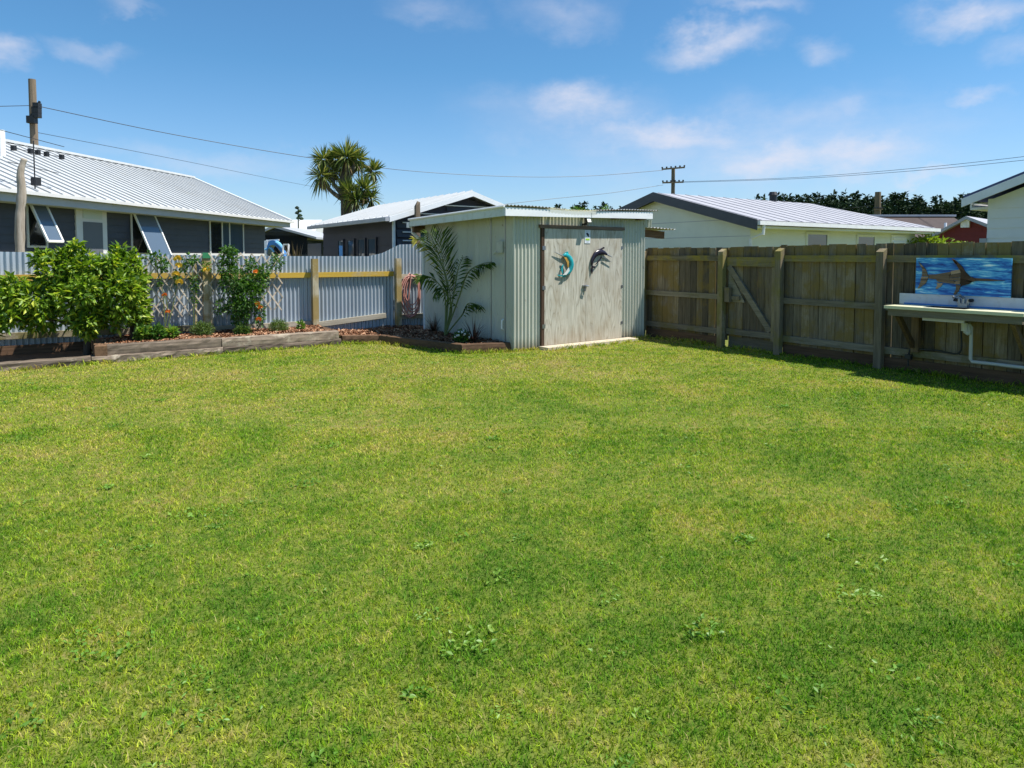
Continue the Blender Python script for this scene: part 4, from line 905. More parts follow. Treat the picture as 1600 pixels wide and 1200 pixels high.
# tv antenna near the gutter
am = fr.on(55, 300, .15); at_ = fr.on(55, 238, .15)
mb = MB(); mb.tube([(am.x, .15, 3.0), (am.x, .15, at_.z+.25)], .014, 6)
mb.bar((am.x-.62, .15, at_.z), (am.x+.9, .15, at_.z), .012, .012)
for dx in (-.55, -.1, .1, .35, .8): mb.box(am.x+dx-.04, am.x+dx+.04, .10, .18, at_.z-.05, at_.z+.06)
for yz, dd in ((218, .9), (263, .7)): z = fr.on(55, yz, .15).z; mb.bar((am.x-dd, .15, z+.05), (am.x+dd, .15, z-.03), .012, .012)
z = fr.on(56, 283, .15).z; mb.box(am.x-.06, am.x+.1, .08, .2, z-.1, z+.08)
mb.build('tv_antenna', M['black'], gh, world=False)

# dark garage behind the corner
gx0, gy0 = 6.62, 14.95
gar = thing('dark_garage', 'dark boarded garage with bright white roof and windows behind the iron fence', 'garage', (gx0, gy0, 0))
ap = onY(738, 303, gy0-.3); gxa = ap.x; gw = (gxa-gx0)*2; zE = 2.56; zA = ap.z
gl = 5.2
mb = MB(); mb.prism([(gx0, gy0, 0), (gx0, gy0+gl, 0), (gx0, gy0+gl, zE), (gx0, gy0, zE)], (gw, 0, 0))
mb.prism([(gx0, gy0, zE), (gxa, gy0, zA-.08), (gx0+gw, gy0, zE)], (0, gl, 0))
z = .1
while z < zE-.05:
    mb.add([(gx0-.02, gy0+gl, z), (gx0-.02, gy0, z), (gx0-.003, gy0, min(z+.2, zE)), (gx0-.003, gy0+gl, min(z+.2, zE))], [(0, 1, 2, 3)], .5); z += .2
mb.build('wall', M['garagewall'], gar)
mb = MB(); z = .1
while z < zA-.25:       # gable boards with shadow gaps
    zt = z+.17; sl = lambda zz: 0. if zz < zE else (zz-zE)/(zA-.08-zE)*(gxa-gx0)
    mb.add([(gx0+sl(zt)+.02, gy0-.05, z), (gx0+gw-sl(zt)-.02, gy0-.05, z), (gx0+gw-sl(zt)-.02, gy0-.004, zt), (gx0+sl(zt)+.02, gy0-.004, zt), (gx0+sl(zt)+.02, gy0-.002, z), (gx0+gw-sl(zt)-.02, gy0-.002, z)], [(0, 1, 2, 3), (4, 5, 1, 0)], .5); z += .22
mb.build('gable_boards', M['charcoal'], gar)
for z in (2.0, 2.2, 2.42, 2.64, 2.86):
    sl = 0. if z < zE else (z-zE)/(zA-.08-zE)*(gxa-gx0); mb = MB(); mb.box(gx0+sl+.15, gx0+gw-sl-.15, gy0-.075, gy0-.052, z-.012, z+.012); mb.build('sunlit_board_edge', M['white'], gar)  # white strips paint in the sunlit upper edges of the boards
mb = MB(); e0 = gx0-.3; dz = (zA-zE)/(gxa-gx0)*.3
for s in (-1, 1):
    xe = gxa+s*(gxa-e0); mb.prism([(xe, gy0-.32, zE-dz+.02), (gxa, gy0-.32, zA+.02), (gxa, gy0-.32, zA+.07), (xe, gy0-.32, zE-dz+.07)], (0, gl+.6, 0))
y = gy0-.3
while y < gy0+gl+.2:
    mb.bar((e0, y, zE-dz+.085), (gxa, y, zA+.085), .03, .03); y += .38
mb.build('roof', M['roofw'], gar)
mb = MB()
for s in (-1, 1):
    xe = gxa+s*(gxa-e0); mb.prism([(xe, gy0-.35, zE-dz-.06), (gxa, gy0-.35, zA-.06), (gxa, gy0-.35, zA+.06), (xe, gy0-.35, zE-dz+.06)], (0, .026, 0))
mb.build('barge_board', M['fascia'], gar)
mb = MB(); mb.box(e0-.1, e0, gy0-.34, gy0+gl+.28, zE-dz-.04, zE-dz+.045); mb.build('gutter', M['greytrim'], gar)
mb = MB(); mb.tube([(gx0-.06, gy0-.02, zE-.1), (gx0-.06, gy0-.02, 0)], .04, 8); mb.build('downpipe', M['fascia'], gar)
for xa, xb in ((529, 536), (544, 553), (560, 570), (576, 587)):
    a = onX(xa, 366, gx0-.03); b = onX(xb, 366, gx0-.03); y0_, y1_ = min(a.y, b.y), max(a.y, b.y)
    mb = MB(); mb.box(gx0-.05, gx0-.022, y0_-.05, y0_, 1.2, 2.1); mb.box(gx0-.05, gx0-.022, y1_, y1_+.05, 1.2, 2.1); mb.box(gx0-.05, gx0-.022, y0_, y1_, 2.06, 2.1); w = mb.build('window', M['garagewall'], gar)
    mb = MB(); mb.box(gx0-.035, gx0-.023, y0_, y1_, 1.2, 2.06); mb.build('pane', M['glass'], w)
a = onX(481, 370, gx0-.03); b = onX(502, 370, gx0-.03); mb = MB(); mb.box(gx0-.04, gx0-.022, b.y, a.y, .1, 2.02); mb.build('door', M['darktrim'], gar)

# far black shed between the two
c = atd(430, 356, 36); fb = thing('distant_shed', 'black gabled shed in the distance between the grey house and garage', 'shed', (c.x, c.y, 0))
f2 = Frame((c.x, c.y, 0), -YAW)
mb = MB(); l = f2.on(405, 368, 0); r = f2.on(480, 372, 0); ap = f2.on(430, 356, 0)
mb.prism([(l.x-2, 0, 0), (r.x, 0, 0), (r.x, 0, r.z), (ap.x, 0, ap.z), (l.x-2, 0, l.z-.8)], (0, 6, 0)); fb.rotation_euler.z = -YAW
mb.build('wall', M['darkglass'], fb, world=False)
mb = MB(); mb.prism([(ap.x, -.2, ap.z), (r.x+.5, -.2, r.z-.05), (r.x+.5, -.2, r.z+.05), (ap.x, -.2, ap.z+.12)], (0, 6.4, 0)); mb.prism([(ap.x, -.2, ap.z), (l.x-2.5, -.2, l.z-1.), (l.x-2.5, -.2, l.z-.88), (ap.x, -.2, ap.z+.12)], (0, 6.4, 0)); mb.build('roof', M['greytrim'], fb, world=False)
c = atd(455, 352, 60); fw = thing('distant_house', 'pale roofed house showing above the black distant shed', 'house', (c.x, c.y, 0), -YAW)
f2 = Frame((c.x, c.y, 0), -YAW); l = f2.on(420, 347, 0); r = f2.on(475, 347, 0)
mb = MB(); mb.box(l.x, r.x, .3, 8, 0, 2.9); mb.build('wall', M['whitewall'], fw, world=False)
mb = MB(); mb.prism([(l.x-.4, 0, 2.9), (l.x-.4, 4, l.z+.4), (l.x-.4, 8, 2.9)], (r.x-l.x+.8, 0, 0)); mb.build('roof', M['roofw'], fw, world=False)

# cream house beyond the paling fence
hx, hy = 16.15, 12.0; ch = thing('cream_house', 'cream house with grey white roof and dark barge boards beyond the paling fence', 'house', (hx, hy, 0))
zE = 2.56; ap = onX(1022, 301, hx-.3); ya = ap.y; zA = ap.z-.05; hl = 9.4; hw = 2*(ya-hy)
WYc = hy+.45
mb = MB(); mb.box(hx, hx+hl-.5, WYc, hy+hw-.4, 0, zE+.02); mb.prism([(hx, WYc, zE+.02), (hx, ya, zA-.14), (hx, hy+hw-.4, zE+.02)], (hl-.5, 0, 0)); mb.build('wall', M['cream'], ch)
for z in (2.2, 2.68): mb = MB(); mb.box(hx-.01, hx-.002, WYc+.02 if z < 2.6 else WYc+.75, hy+hw-1.2, z-.006, z+.006); mb.build('wall_joint', M['greytrim'], ch)
mb = MB(); x0 = hx-.32; xr = hx+hl; rr = onY(1305, 320, ya)
rx = min(xr-1.5, rr.x)
mb.add([(x0, hy, zE), (xr, hy, zE), (rx, ya, zA), (x0, ya, zA), (xr, hy+hw, zE), (x0, hy+hw, zE)], [(0, 1, 2, 3), (1, 4, 2), (3, 2, 4, 5)])
mb.add([(x0, hy, zE+.05), (xr, hy, zE+.05), (rx, ya, zA+.05), (x0, ya, zA+.05), (xr, hy+hw, zE+.05), (x0, hy+hw, zE+.05)], [(0, 1, 2, 3), (1, 4, 2), (3, 2, 4, 5)])
x = x0+.2
while x < xr-.1:
    s = 1. if x < rx else (xr-x)/(xr-rx); mb.bar((x, hy, zE+.06), (x, hy+(ya-hy)*s, zE+.06+(zA-zE)*s),   .03, .012); x += .62
mb.build('roof', M['roofg'], ch)
mb = MB()
for y1 in (hy-.02, hy+hw+.02): mb.prism([(x0-.03, y1, zE-.22), (x0-.03, ya, zA-.22), (x0-.03, ya, zA+.065), (x0-.03, y1, zE+.065)], (.03, 0, 0))
mb.build('barge_board', M['darktrim'], ch)
mb = MB(); mb.box(x0, xr+.1, hy-.11, hy-.005, zE-.08, zE+.03); mb.build('gutter', M['white'], ch)
mb = MB(); mb.box(x0+.03, xr-.1, hy+.01, WYc-.01, zE-.16, zE-.10); mb.build('soffit', M['cream'], ch)
mb = MB(); mb.tube([(hx-.1, hy-.06, zE-.08), (hx-.1, hy-.04, zE-.32), (hx-.06, WYc-.06, zE-.45), (hx-.06, WYc-.06, 0)], .045, 8); mb.build('downpipe', M['white'], ch)
def win(x0, y0, x1, y1, mat, nm='window'):
    a = onY(x0, y0, WYc); b = onY(x1, y1, WYc); mb = MB()
    surround(mb, a.x, b.x, b.z-.5, a.z, WYc-.001, .07, .035); w = mb.build(nm, M['cream'], ch); mb = MB(); mb.box(a.x, b.x, WYc-.016, WYc-.004, b.z-.5, a.z); mb.build('pane', M[mat], w)
win(1261, 366, 1291, 384, 'glass'); win(1340, 370, 1365, 383, 'glass'); 
a = onY(1392, 367, WYc); b = onY(1414, 381, WYc); mb = MB(); mb.box(a.x, b.x, WYc-.04, WYc-.002, b.z-.5, a.z)
for k in range(6): mb.box(a.x+.06, b.x-.06, WYc-.07, WYc-.042, a.z-.16-.13*k, a.z-.10-.13*k)
mb.build('louvre_vent', M['white'], ch)
c = onY(1208, 306, ya); mb = MB(); mb.tube([(c.x, ya, zA), (c.x, ya, c.z+.02)], [.13, .13], 10); mb.tube([(c.x, ya, c.z+.02), (c.x, ya, c.z+.14)], [.18, .12], 10); mb.build('flue', M['black'], ch)

# white house at the right edge
wx, wy = 15.9, 6.42; wh = thing('white_house', 'white weatherboard house with blue edged roof at the right edge', 'house', (wx, wy, 0))
e0 = onX(1505, 313, wx-.4); r1 = onX(1600, 275, wx-.4); sl = (r1.z-e0.z)/(e0.y-r1.y); 
wyc = onX(1543, 345, wx).y; zt = e0.z-.02
def rz_(y): return e0.z+(e0.y-y)*sl
mb = MB(); yr = wyc-5.0
mb.prism([(wx, wyc, 0), (wx, wyc, rz_(wyc)-.12), (wx, yr, rz_(yr)-.12), (wx, yr-5, rz_(wyc)-.12), (wx, yr-5, 0)], (9, 0, 0))
z = 1.2
while z < 2.62: mb.add([(wx-.016, wyc, z), (wx-.016, yr-5, z), (wx-.002, yr-5, z+.2), (wx-.002, wyc, z+.2), (wx, wyc, z), (wx, yr-5, z)], [(0, 1, 2, 3), (4, 5, 1, 0)], .5); z += .2
mb.build('wall', M['whitewall'], wh)
mb = MB(); mb.prism([(wx-.4, e0.y, e0.z+.0), (wx-.4, yr, rz_(yr)), (wx-.4, yr, rz_(yr)+.09), (wx-.4, e0.y, e0.z+.09)], (10, 0, 0)); mb.prism([(wx-.4, yr, rz_(yr)), (wx-.4, yr-6, rz_(yr-.0)-6*sl), (wx-.4, yr-6, rz_(yr)-6*sl+.09), (wx-.4, yr, rz_(yr)+.09)], (10, 0, 0)); mb.build('roof', paint('dark_blue_roof', (.05, .07, .16), .1, 2., .5), wh)
mb = MB(); mb.prism([(wx-.43, e0.y+.02, e0.z-.14), (wx-.43, yr, rz_(yr)-.14), (wx-.43, yr, rz_(yr)+.03), (wx-.43, e0.y+.02, e0.z+.03)], (.028, 0, 0)); mb.build('barge_board', M['white'], wh)
mb = MB(); mb.prism([(wx-.39, e0.y, e0.z-.03), (wx-.39, yr, rz_(yr)-.03), (wx-.39, yr, rz_(yr)-.01), (wx-.39, e0.y, e0.z-.01)], (.39, 0, 0)); mb.build('soffit', M['cream'], wh)
a = onX(1516, 318, wx+.1); b = onX(1542, 327, wx+.1); mb = MB(); mb.box(wx+.1, wx+8, wyc+.02, a.y, b.z, b.z+.05); mb.box(wx+.1, wx+8, a.y-.03, a.y, b.z+.05, a.z); mb.box(wx+.12, wx+.2, wyc+.02, a.y-.03, a.z-.02, a.z); mb.build('gutter', M['white'], wh)
mb = MB(); a = onX(1532, 375, wx); mb.box(wx-.05, wx+3, wyc, a.y, 1.2, a.z+.03); mb.build('base_ledge', M['greytrim'], wh)

# red house and brown roofed house further off
def far_house(name, label, x, y, d, build, turn_=0.):
    c = atd(x, y, d); t = thing(name, label, 'house', (c.x, c.y, 0), -YAW+turn_); build(t, Frame((c.x, c.y, 0), -YAW+turn_))
def b_red(t, f):
    l = f.on(1440, 382, 0); ap = f.on(1513, 343, 0); r = f.on(1575, 370, 0)
    mb = MB(); mb.prism([(l.x, 0, 0), (r.x, 0, 0), (r.x, 0, r.z), (ap.x, 0, ap.z), (l.x, 0, l.z)], (0, 9, 0))
    z = 1.5
    while z < ap.z-.3:
        k = (z+.22-l.z)/(ap.z-l.z); xl = l.x+(ap.x-l.x)*max(0, k); k2 = (z+.22-r.z)/(ap.z-r.z); xr = r.x+(ap.x-r.x)*max(0, k2)
        mb.add([(xl+.05, -.03, z), (xr-.05, -.03, z), (xr-.05, -.004, z+.2), (xl+.05, -.004, z+.2)], [(0, 1, 2, 3)], .5); z += .2
    mb.build('wall', M['red'], t, world=False)
    mb = MB(); mb.prism([(l.x-.5, -.4, l.z-.3), (ap.x, -.4, ap.z), (ap.x, -.4, ap.z+.14), (l.x-.5, -.4, l.z-.16)], (0, 9.6, 0)); mb.prism([(r.x+.5, -.4, r.z-.15), (ap.x, -.4, ap.z), (ap.x, -.4, ap.z+.14), (r.x+.5, -.4, r.z+.0)], (0, 9.6, 0)); mb.build('roof', M['roofg'], t, world=False)
    c = f.on(1512, 349, 0); mb = MB(); mb.box(c.x-.22, c.x+.1, -.2, -.05, c.z-.18, c.z+.15); mb.build('gable_lamp', M['white'], t, world=False)
def b_brown(t, f):
    l = f.on(1375, 340, 0); r = f.on(1488, 349, 0); el = f.on(1400, 372, -2.5); er = f.on(1500, 358, -2.5)
    mb = MB(); mb.prism([(l.x-6, 0, l.z+.05), (l.x-6, -3, 2.35), (l.x-6, 3, 2.35)], (r.x-l.x+6, 0, 0)); mb.build('roof', M['brownroof'], t, world=False)
    mb = MB(); mb.bar((l.x-6, 0, l.z+.1), (r.x+.1, 0, l.z+.1), .3, .1); mb.build('ridge_cap', M['greytrim'], t, world=False)
    mb = MB(); mb.box(l.x-6, r.x-.3, -2.6, 2.6, 0, 2.34); mb.build('wall', M['jamb'], t, world=False)
    mb = MB(); q = f.on(1477, 358, -3.2); mb.tube([(q.x, -3.2, q.z-.3), (q.x, -3.2, q.z+.3)], .06, 6); mb.build('downpipe', M['white'], t, world=False)
far_house('red_house', 'dark red gabled house with pale roof edge in the distance', 1513, 360, 36, b_red, -.80)
far_house('brown_house', 'low brown tiled house beside the red one in the distance', 1440, 355, 42, b_brown)
q = pxb(1447, 376, 17, 7, 14); c = atd(1447, 376, 28); sc = 28/23
sb = thing('garden_shrub', 'bright yellow green shrub in front of the red house', 'bush', (c.x, c.y, 0))
foliage('foliage', [(c.x, c.y, 2.0, .5, .5, .4), (c.x-.4, c.y+.2, 1.9, .35, .4, .3), (c.x+.5, c.y-.3, 1.95, .3, .4, .3), (c.x+1.1, c.y-.7, 1.9, .4, .4, .22)], 1100, .16, .07, M['shrub'], sb, .3)
mb = MB(); branchy(mb, (c.x, c.y, 0), [(c.x+.2, c.y, 2.), (c.x-.4, c.y, 1.9), (c.x+.5, c.y, 1.9), (c.x+1.1, c.y-.7, 1.9)], .05, .02); mb.build('stem', M['bark'], sb)

# ------------------------------------------------------------------ things beyond the left fence
c = atd(30, 390, 16.2); dt = []
pts = [atd(x, y, 16.2) for x, y in ((31, 600), (32, 420), (31, 345), (34, 300), (32, 270), (38, 248))]; pts[0].z = 0; pts[0].x = pts[1].x; pts[0].y = pts[1].y
mb = MB(); P = smooth(pts, 5); mb.tube(P, [float(np.interp(i/(len(P)-1), [0, .6, 1], [.085, .075, .05]))*random.uniform(.9, 1.12) for i in range(len(P))], 9)
prop(mb.build('dead_trunk', M['deadwood'], None, smooth=True), 'bare pale dead tree trunk standing in front of the grey house', 'tree trunk')
mb = MB(); p = atd(652, 330, 16.); z = atd(652, 314, 16.).z; mb.add([(p.x-.05,p.y-.05,0),(p.x+.05,p.y-.05,0),(p.x+.05,p.y+.05,0),(p.x-.05,p.y+.05,0),(p.x-.05,p.y-.05,z-.12),(p.x+.05,p.y-.05,z-.03),(p.x+.05,p.y+.05,z-.03),(p.x-.05,p.y+.05,z-.12),(p.x+.0,p.y,z)],
    [(0,1,5,4),(1,2,6,5),(2,3,7,6),(3,0,4,7),(4,5,8),(5,6,8),(6,7,8),(7,4,8)])
prop(mb.build('timber_post', M['pole']), 'old pointed timber post rising behind the shed roof edge', 'post')
c = atd(428, 385, 22); sl_ = thing('toy_slide', 'blue plastic play slide behind the fence by the grey house corner', 'toy', (c.x, c.y, 0))
f3 = Frame((c.x, c.y, 0), -YAW)
P3 = lambda x, y, d=0: f3.on(x, y, d)
mb = MB(); pts = [P3(421, 398), P3(424, 386), P3(432, 383), P3(440, 390), P3(448, 400)]; pts = smooth(pts, 4); mb.grid([[p+Vector((0, -.25, 0)), p+Vector((0, .25, 0))] for p in pts]); mb.grid([[p+Vector((0, -.25, .0)), p+Vector((0, -.25, .14))] for p in pts]); mb.build('chute', M['bluepl'], sl_, world=False); sl_.rotation_euler.z = -YAW
mb = MB(); pts = smooth([P3(425, 380, -.2), P3(432, 379, -.2), P3(438, 384, -.2), P3(441, 390, -.2)], 4); mb.tube(pts, [.03+.03*math.sin(PI*i/(len(pts)-1)) for i in range(len(pts))], 8); mb.tube(smooth([P3(414, 390, -.2), P3(422, 387, -.2), P3(428, 394, -.2)], 4), .03, 8); mb.build('handrail', M['ltblue'], sl_, world=False)
mb = MB(); a = P3(416, 376); mb.bar((a.x, 0, 0), (a.x, 0, a.z), .09, .09); b = P3(436, 375); mb.bar((a.x, 0, a.z), (b.x, 0, b.z), .05, .05); mb.build('frame', M['white'], sl_, world=False)
c = atd(446, 390, 21); ld = thing('step_ladder', 'small white step ladder standing right of the blue slide', 'ladder', (c.x, c.y, 0), -YAW)
f3 = Frame((c.x, c.y, 0), -YAW); a = f3.on(443, 382, 0); b = f3.on(451, 382, 0)
mb = MB()
for x, s in ((a.x, -.12), (b.x, -.12)): mb.bar((x+s, -.1, 0), (x, 0, a.z), .045, .045)
mb.build('rail', M['white'], ld, world=False)
for k in range(5): mb = MB(); mb.bar((a.x-.12*(1-k/5), -.1+.02*k, .35*k+.3), (b.x-.12*(1-k/5), -.1+.02*k, .35*k+.3), .05, .03); mb.build('rung', M['white'], ld, world=False)
mb = MB(); mb.bar((a.x, 0, a.z), (b.x, 0, a.z), .06, .04); mb.build('rung', M['white'], ld, world=False)
# brown flax and flower stalk
b = atd(463, 398, 20.6); b.z = 1.0; mb = MB()
for i in range(60):
    a = random.uniform(0, 2*PI); e = random.uniform(.7, 1.5); l = random.uniform(.5, 1.15); d = Vector((math.cos(a)*math.cos(e), math.sin(a)*math.cos(e), math.sin(e))); sd = d.cross(Vector((0, 0, 1))).normalized()*.025
    mb.add([b-sd-Vector((0, 0, 1)), b+sd-Vector((0, 0, 1)), b+d*l*.6+sd, b+d*l, b+d*l*.6-sd], [(0, 1, 2, 4), (4, 2, 3)])
prop(mb.build('flax_bush', M['corddead']), 'dry brown flax bush left of the dark garage', 'plant')
c = atd(466, 345, 40); mb = MB(); top = atd(465, 325, 40)
mb.tube([(c.x, c.y, 0), (c.x, c.y, top.z)], [.05, .03], 6)
for (x, y) in ((464, 325), (468, 330), (464, 333), (469, 337), (466, 341), (471, 342)):
    p = atd(x, y, 40); rr = .14; mb.tube([p+Vector((0, 0, -.06)), p, p+Vector((0, 0, .1))], [.06, rr, .05], 7); mb.bar((c.x, c.y, p.z-.15), p, .02, .02)
prop(mb.build('flower_stalk', M['pine']), 'tall dark flower stalk standing between the house and garage', 'plant')

# ------------------------------------------------------------------ cabbage tree
D = 25.
tree = thing('cabbage_tree', 'spiky headed cabbage tree standing behind the white garage roof', 'tree', (atd(538, 330, D).x, atd(538, 330, D).y, 0))
ct0 = atd(540, 322, D)
def A(x, y, dd=0): return atd(x, y, D+dd)
mb = MB(); base = Vector((ct0.x, ct0.y, 0))
mb.tube(smooth([base, A(541, 322), A(537, 300), A(536, 275), A(540, 250)], 4), [.2]*5+[.17]*4+[.13]*4+[.1]*4, 8)
for q in ([A(536, 312), A(524, 304), A(514, 295), A(503, 278)], [A(536, 306), A(528, 296), A(522, 288), A(515, 270)], [A(538, 280), A(560, 262, .4), A(575, 262, .4), A(582, 272, .4)], [A(540, 285), A(552, 262), A(558, 250)], [A(541, 318), A(556, 312, -.3), A(570, 300, -.3)]): mb.tube(smooth(q, 4), [.09-.003*i for i in range(13)], 7)
mb.build('trunk', M['bark'], tree)
def head(c, R, n, mk, up=.25, name='leaf_head'):
    n = int(n*.6); R *= 1.08
    c = Vector(c); V = []; mb = MB()
    for i in range(n):
        u = Vector((random.gauss(0, 1), random.gauss(0, 1), random.gauss(up, 1))).normalized(); l = R*random.uniform(.75, 1.12); w = .045
        sd = u.cross(Vector((random.random(), random.random(), 1))).normalized()*w/2; dr = max(0, .5-u.z)*.35
        m = c+u*l*.55; tip = c+u*l+Vector((0, 0, -l*dr))
        mb.add([c+u*.08-sd*.5, c+u*.08+sd*.5, m+sd, tip, m-sd], [(0, 1, 2, 4), (4, 2, 3)])
    o = mb.build(name, M[mk], tree)
    mb = MB()
    for i in range(n//3):
        a = random.uniform(0, 2*PI); u = Vector((math.cos(a)*.45, math.sin(a)*.45, -1)).normalized(); l = R*random.uniform(.6, 1.05); sd = u.cross(Vector((math.cos(a), math.sin(a), 0))).normalized()*.02
        mb.add([c-sd, c+sd, c+u*l*.6+sd, c+u*l, c+u*l*.6-sd], [(0, 1, 2, 4), (4, 2, 3)])
    mb.build('dead_skirt', M['corddead'], o)
for x, y, R, n, dd in ((506, 250, .55, 240, 0), (503, 275, .58, 240, -.2), (524, 250, .55, 230, .3), (541, 246, .72, 330, -.1), (558, 250, .55, 240, .2), (583, 268, .48, 200, .3), (522, 268, .5, 160, .4)): head(A(x, y, dd), R, n, 'cord')
for x, y, R, n, dd in ((546, 300, .55, 220, -.4), (570, 298, .6, 240, -.5), (556, 312, .55, 220, -.6), (580, 310, .45, 160, -.5)): head(A(x, y, dd), R, n, 'cord', .5)

# ------------------------------------------------------------------ poles and wires
def pole(label, x, ytop, d, r, arms, extra=None):
    p = atd(x, ytop, d); t = thing('utility_pole', label, 'utility pole', (p.x, p.y, 0), -YAW); f = Frame((p.x, p.y, 0), -YAW)
    mb = MB(); mb.tube([(0, 0, 0), (0, 0, p.z)], [r*1.3, r], 10); mb.build('pole', M['pole'], t, world=False)
    for xa, xb, y, dy in arms:
        a = f.on(xa, y+dy, -r-.05); b = f.on(xb, y-dy, -r-.05); mb = MB(); mb.bar(a, b, .09, .10); arm = mb.build('crossarm', M['pole'], t, world=False)
        mb = MB()
        for k in range(6):
            q = a.lerp(b, k/5*.96+.02); mb.tube([q+Vector((0, 0, .05)), q+Vector((0, 0, .10)), q+Vector((0, 0, .15))], [.04, .065, .05], 7)
        mb.build('insulator', M['black'], arm, world=False)
    return t, f
t, f = pole('tall timber power pole behind the ridge of the white roofed grey house', 50, 124, 30, .12, [])
mb = MB()
for (x, y, s) in ((58, 165, .1), (57, 172, .12), (58, 180, .1), (50, 187, .14)):
    q = f.on(x, y, -.2); mb.box(q.x-s, q.x+s, -.3, -.1, q.z-s*.9, q.z+s*.9)
q = f.on(54, 174, -.2); mb.bar((q.x-.15, -.2, q.z-.2), (q.x+.2, -.2, q.z+.35), .06, .06); mb.build('insulator', M['black'], t, world=False)
pole('power pole with two crossarms rising behind the cream house roof', 1052, 262, 48, .12, [(1034, 1070, 263, 1.5), (1035, 1068, 285, .5)])
pole('distant power pole with one crossarm in front of the pine forest', 1372, 300, 62, .22, [(1366, 1379, 327, 0)])
def wire(label, pts, r=.014, grp=None):
    mb = MB(); P = [atd(*q) for q in pts]; mb.tube(smooth(P, 8), r*.7, 5); prop(mb.build('power_line', M['wire']), label, 'wire', 'overhead power lines')
wire('long sagging power line running behind the cabbage tree to the crossarm pole', [(60, 166, 30), (270, 210, 33), (480, 246, 36), (640, 267, 40), (800, 276, 43), (920, 275, 46), (1036, 266, 48)], .02)
wire('short power line leaving the tall left pole towards the left edge', [(46, 165, 30), (-80, 168, 26)], .016)
wire('fainter low power line from the tall left pole down behind the garage', [(58, 207, 30), (270, 248, 38), (480, 290, 52), (600, 310, 60)], .014)
wire('low power line rising from behind the shed to the lower crossarm', [(740, 325, 40), (860, 311, 42), (950, 302, 45), (1036, 289, 48)], .018)
wire('upper of two power lines running from the crossarm pole to the right edge', [(1064, 284, 48), (1250, 277, 46), (1450, 261, 43), (1640, 240, 38)], .016)
wire('lower of two power lines running from the crossarm pole to the right edge', [(1064, 285, 48), (1250, 279, 46), (1450, 265, 43), (1640, 246, 38)], .016)
wire('thin line from the distant pole down behind the cream roof', [(1372, 318, 62), (1340, 324, 62), (1305, 327, 62)], .02)

# ------------------------------------------------------------------ pine forest on the horizon
def conifer(V, Fl, R, x, y, h, rad, n):
    t = rng.random(n)**.75; zz = h*(.10+.9*t); rr = rad*(1-t)**1.0*1.15*(.5+.5*rng.random(n))*(1+.45*np.sin(t*23+x)); a = rng.uniform(0, 2*PI, n)
    P = np.stack([x+np.cos(a)*rr, y+np.sin(a)*rr, zz], 1); N = np.stack([np.cos(a), np.sin(a), rng.normal(.25, .5, n)], 1)+rng.normal(0, .4, (n, 3)); N /= np.linalg.norm(N, axis=1)[:, None]
    v, f = leaf_mesh(P, N, rng.uniform(.5, 1.2, n)*h/14, rng.uniform(.3, .6, n)*h/14, .1)
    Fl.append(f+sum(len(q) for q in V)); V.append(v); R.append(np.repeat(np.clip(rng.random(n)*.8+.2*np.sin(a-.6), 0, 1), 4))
V, Fl, R = [], [], []
sky_line = lambda x: float(np.interp(x, [880, 930, 960, 1000, 1200, 1230, 1290, 1330, 1400, 1440, 1500, 1560, 1700], [327, 324, 328, 334, 312, 312, 306, 306, 308, 314, 306, 305, 300]))
for row, (d, dy) in enumerate(((150, 14), (162, 5), (175, 0), (190, 0))):
    x = 872.
    while x < 1720:
        if 1005 < x < 1180: x += 9; continue
        p = atd(x, sky_line(x)+dy+random.choice([-7, -3, 1, 4, 7, 11, 15])+random.uniform(-2, 4), d+random.uniform(-5, 5)); h = p.z
        conifer(V, Fl, R, p.x, p.y, h, h*random.uniform(.11, .24), int(210 if row else 260)); x += random.uniform(4, 8)
o = np_mesh('pine_forest', np.concatenate(V), np.concatenate(Fl), M['pine'], np.concatenate(R)); prop(o, 'dark green pine forest along the horizon', 'forest', None, 'stuff')
c = atd(902, 322, 45); tt = thing('leafy_tree', 'pale green tree top showing just above the shed roof', 'tree', (c.x, c.y, 0))
foliage('foliage', [(c.x, c.y, 4.3, .7, .6, .45), (c.x+.8, c.y-.5, 4.2, .5, .5, .4), (c.x+1.5, c.y-1, 4.35, .35, .3, .55)], 900, .18, .1, M['lowleaf'], tt, .3); mb = MB(); mb.tube([(c.x, c.y, 0), (c.x, c.y, 4.2)], [.12, .05], 7); mb.build('trunk', M['bark'], tt)

# ------------------------------------------------------------------ light, sky and clouds
SUN = Vector((.39, -.325, 1.)).normalized(); el = math.asin(SUN.z); az = math.atan2(SUN.x, SUN.y)
sd = bpy.data.lights.new('sun', 'SUN'); sd.energy = 5.0; sd.angle = math.radians(.53); sd.color = (1, .95, .87)
so = bpy.data.objects.new('sun', sd); COL.objects.link(so); so.rotation_euler = (-SUN).to_track_quat('-Z', 'Y').to_euler(); so.location = (20, -20, 50)
W = bpy.data.worlds.new('World'); S.world = W; W.use_nodes = True; nt = W.node_tree; bg = nt.nodes['Background']
def N(kind, **kw):
    x = nt.nodes.new(kind)
    for k, v in kw.items(): setattr(x, k, v)
    return x
def mth(op, a, b=None, clamp=False):
    x = N('ShaderNodeMath', operation=op); x.use_clamp = clamp
    for i, v in ((0, a), (1, b)):
        if v is None: continue
        if isinstance(v, (int, float)): x.inputs[i].default_value = v
        else: nt.links.new(v, x.inputs[i])
    return x.outputs[0]
sky = N('ShaderNodeTexSky', sky_type='NISHITA'); sky.sun_disc = False; sky.sun_elevation = el; sky.sun_rotation = az
sky.air_density = 1.0; sky.dust_density = .6; sky.ozone_density = 2.2; sky.altitude = 0
STR = .11
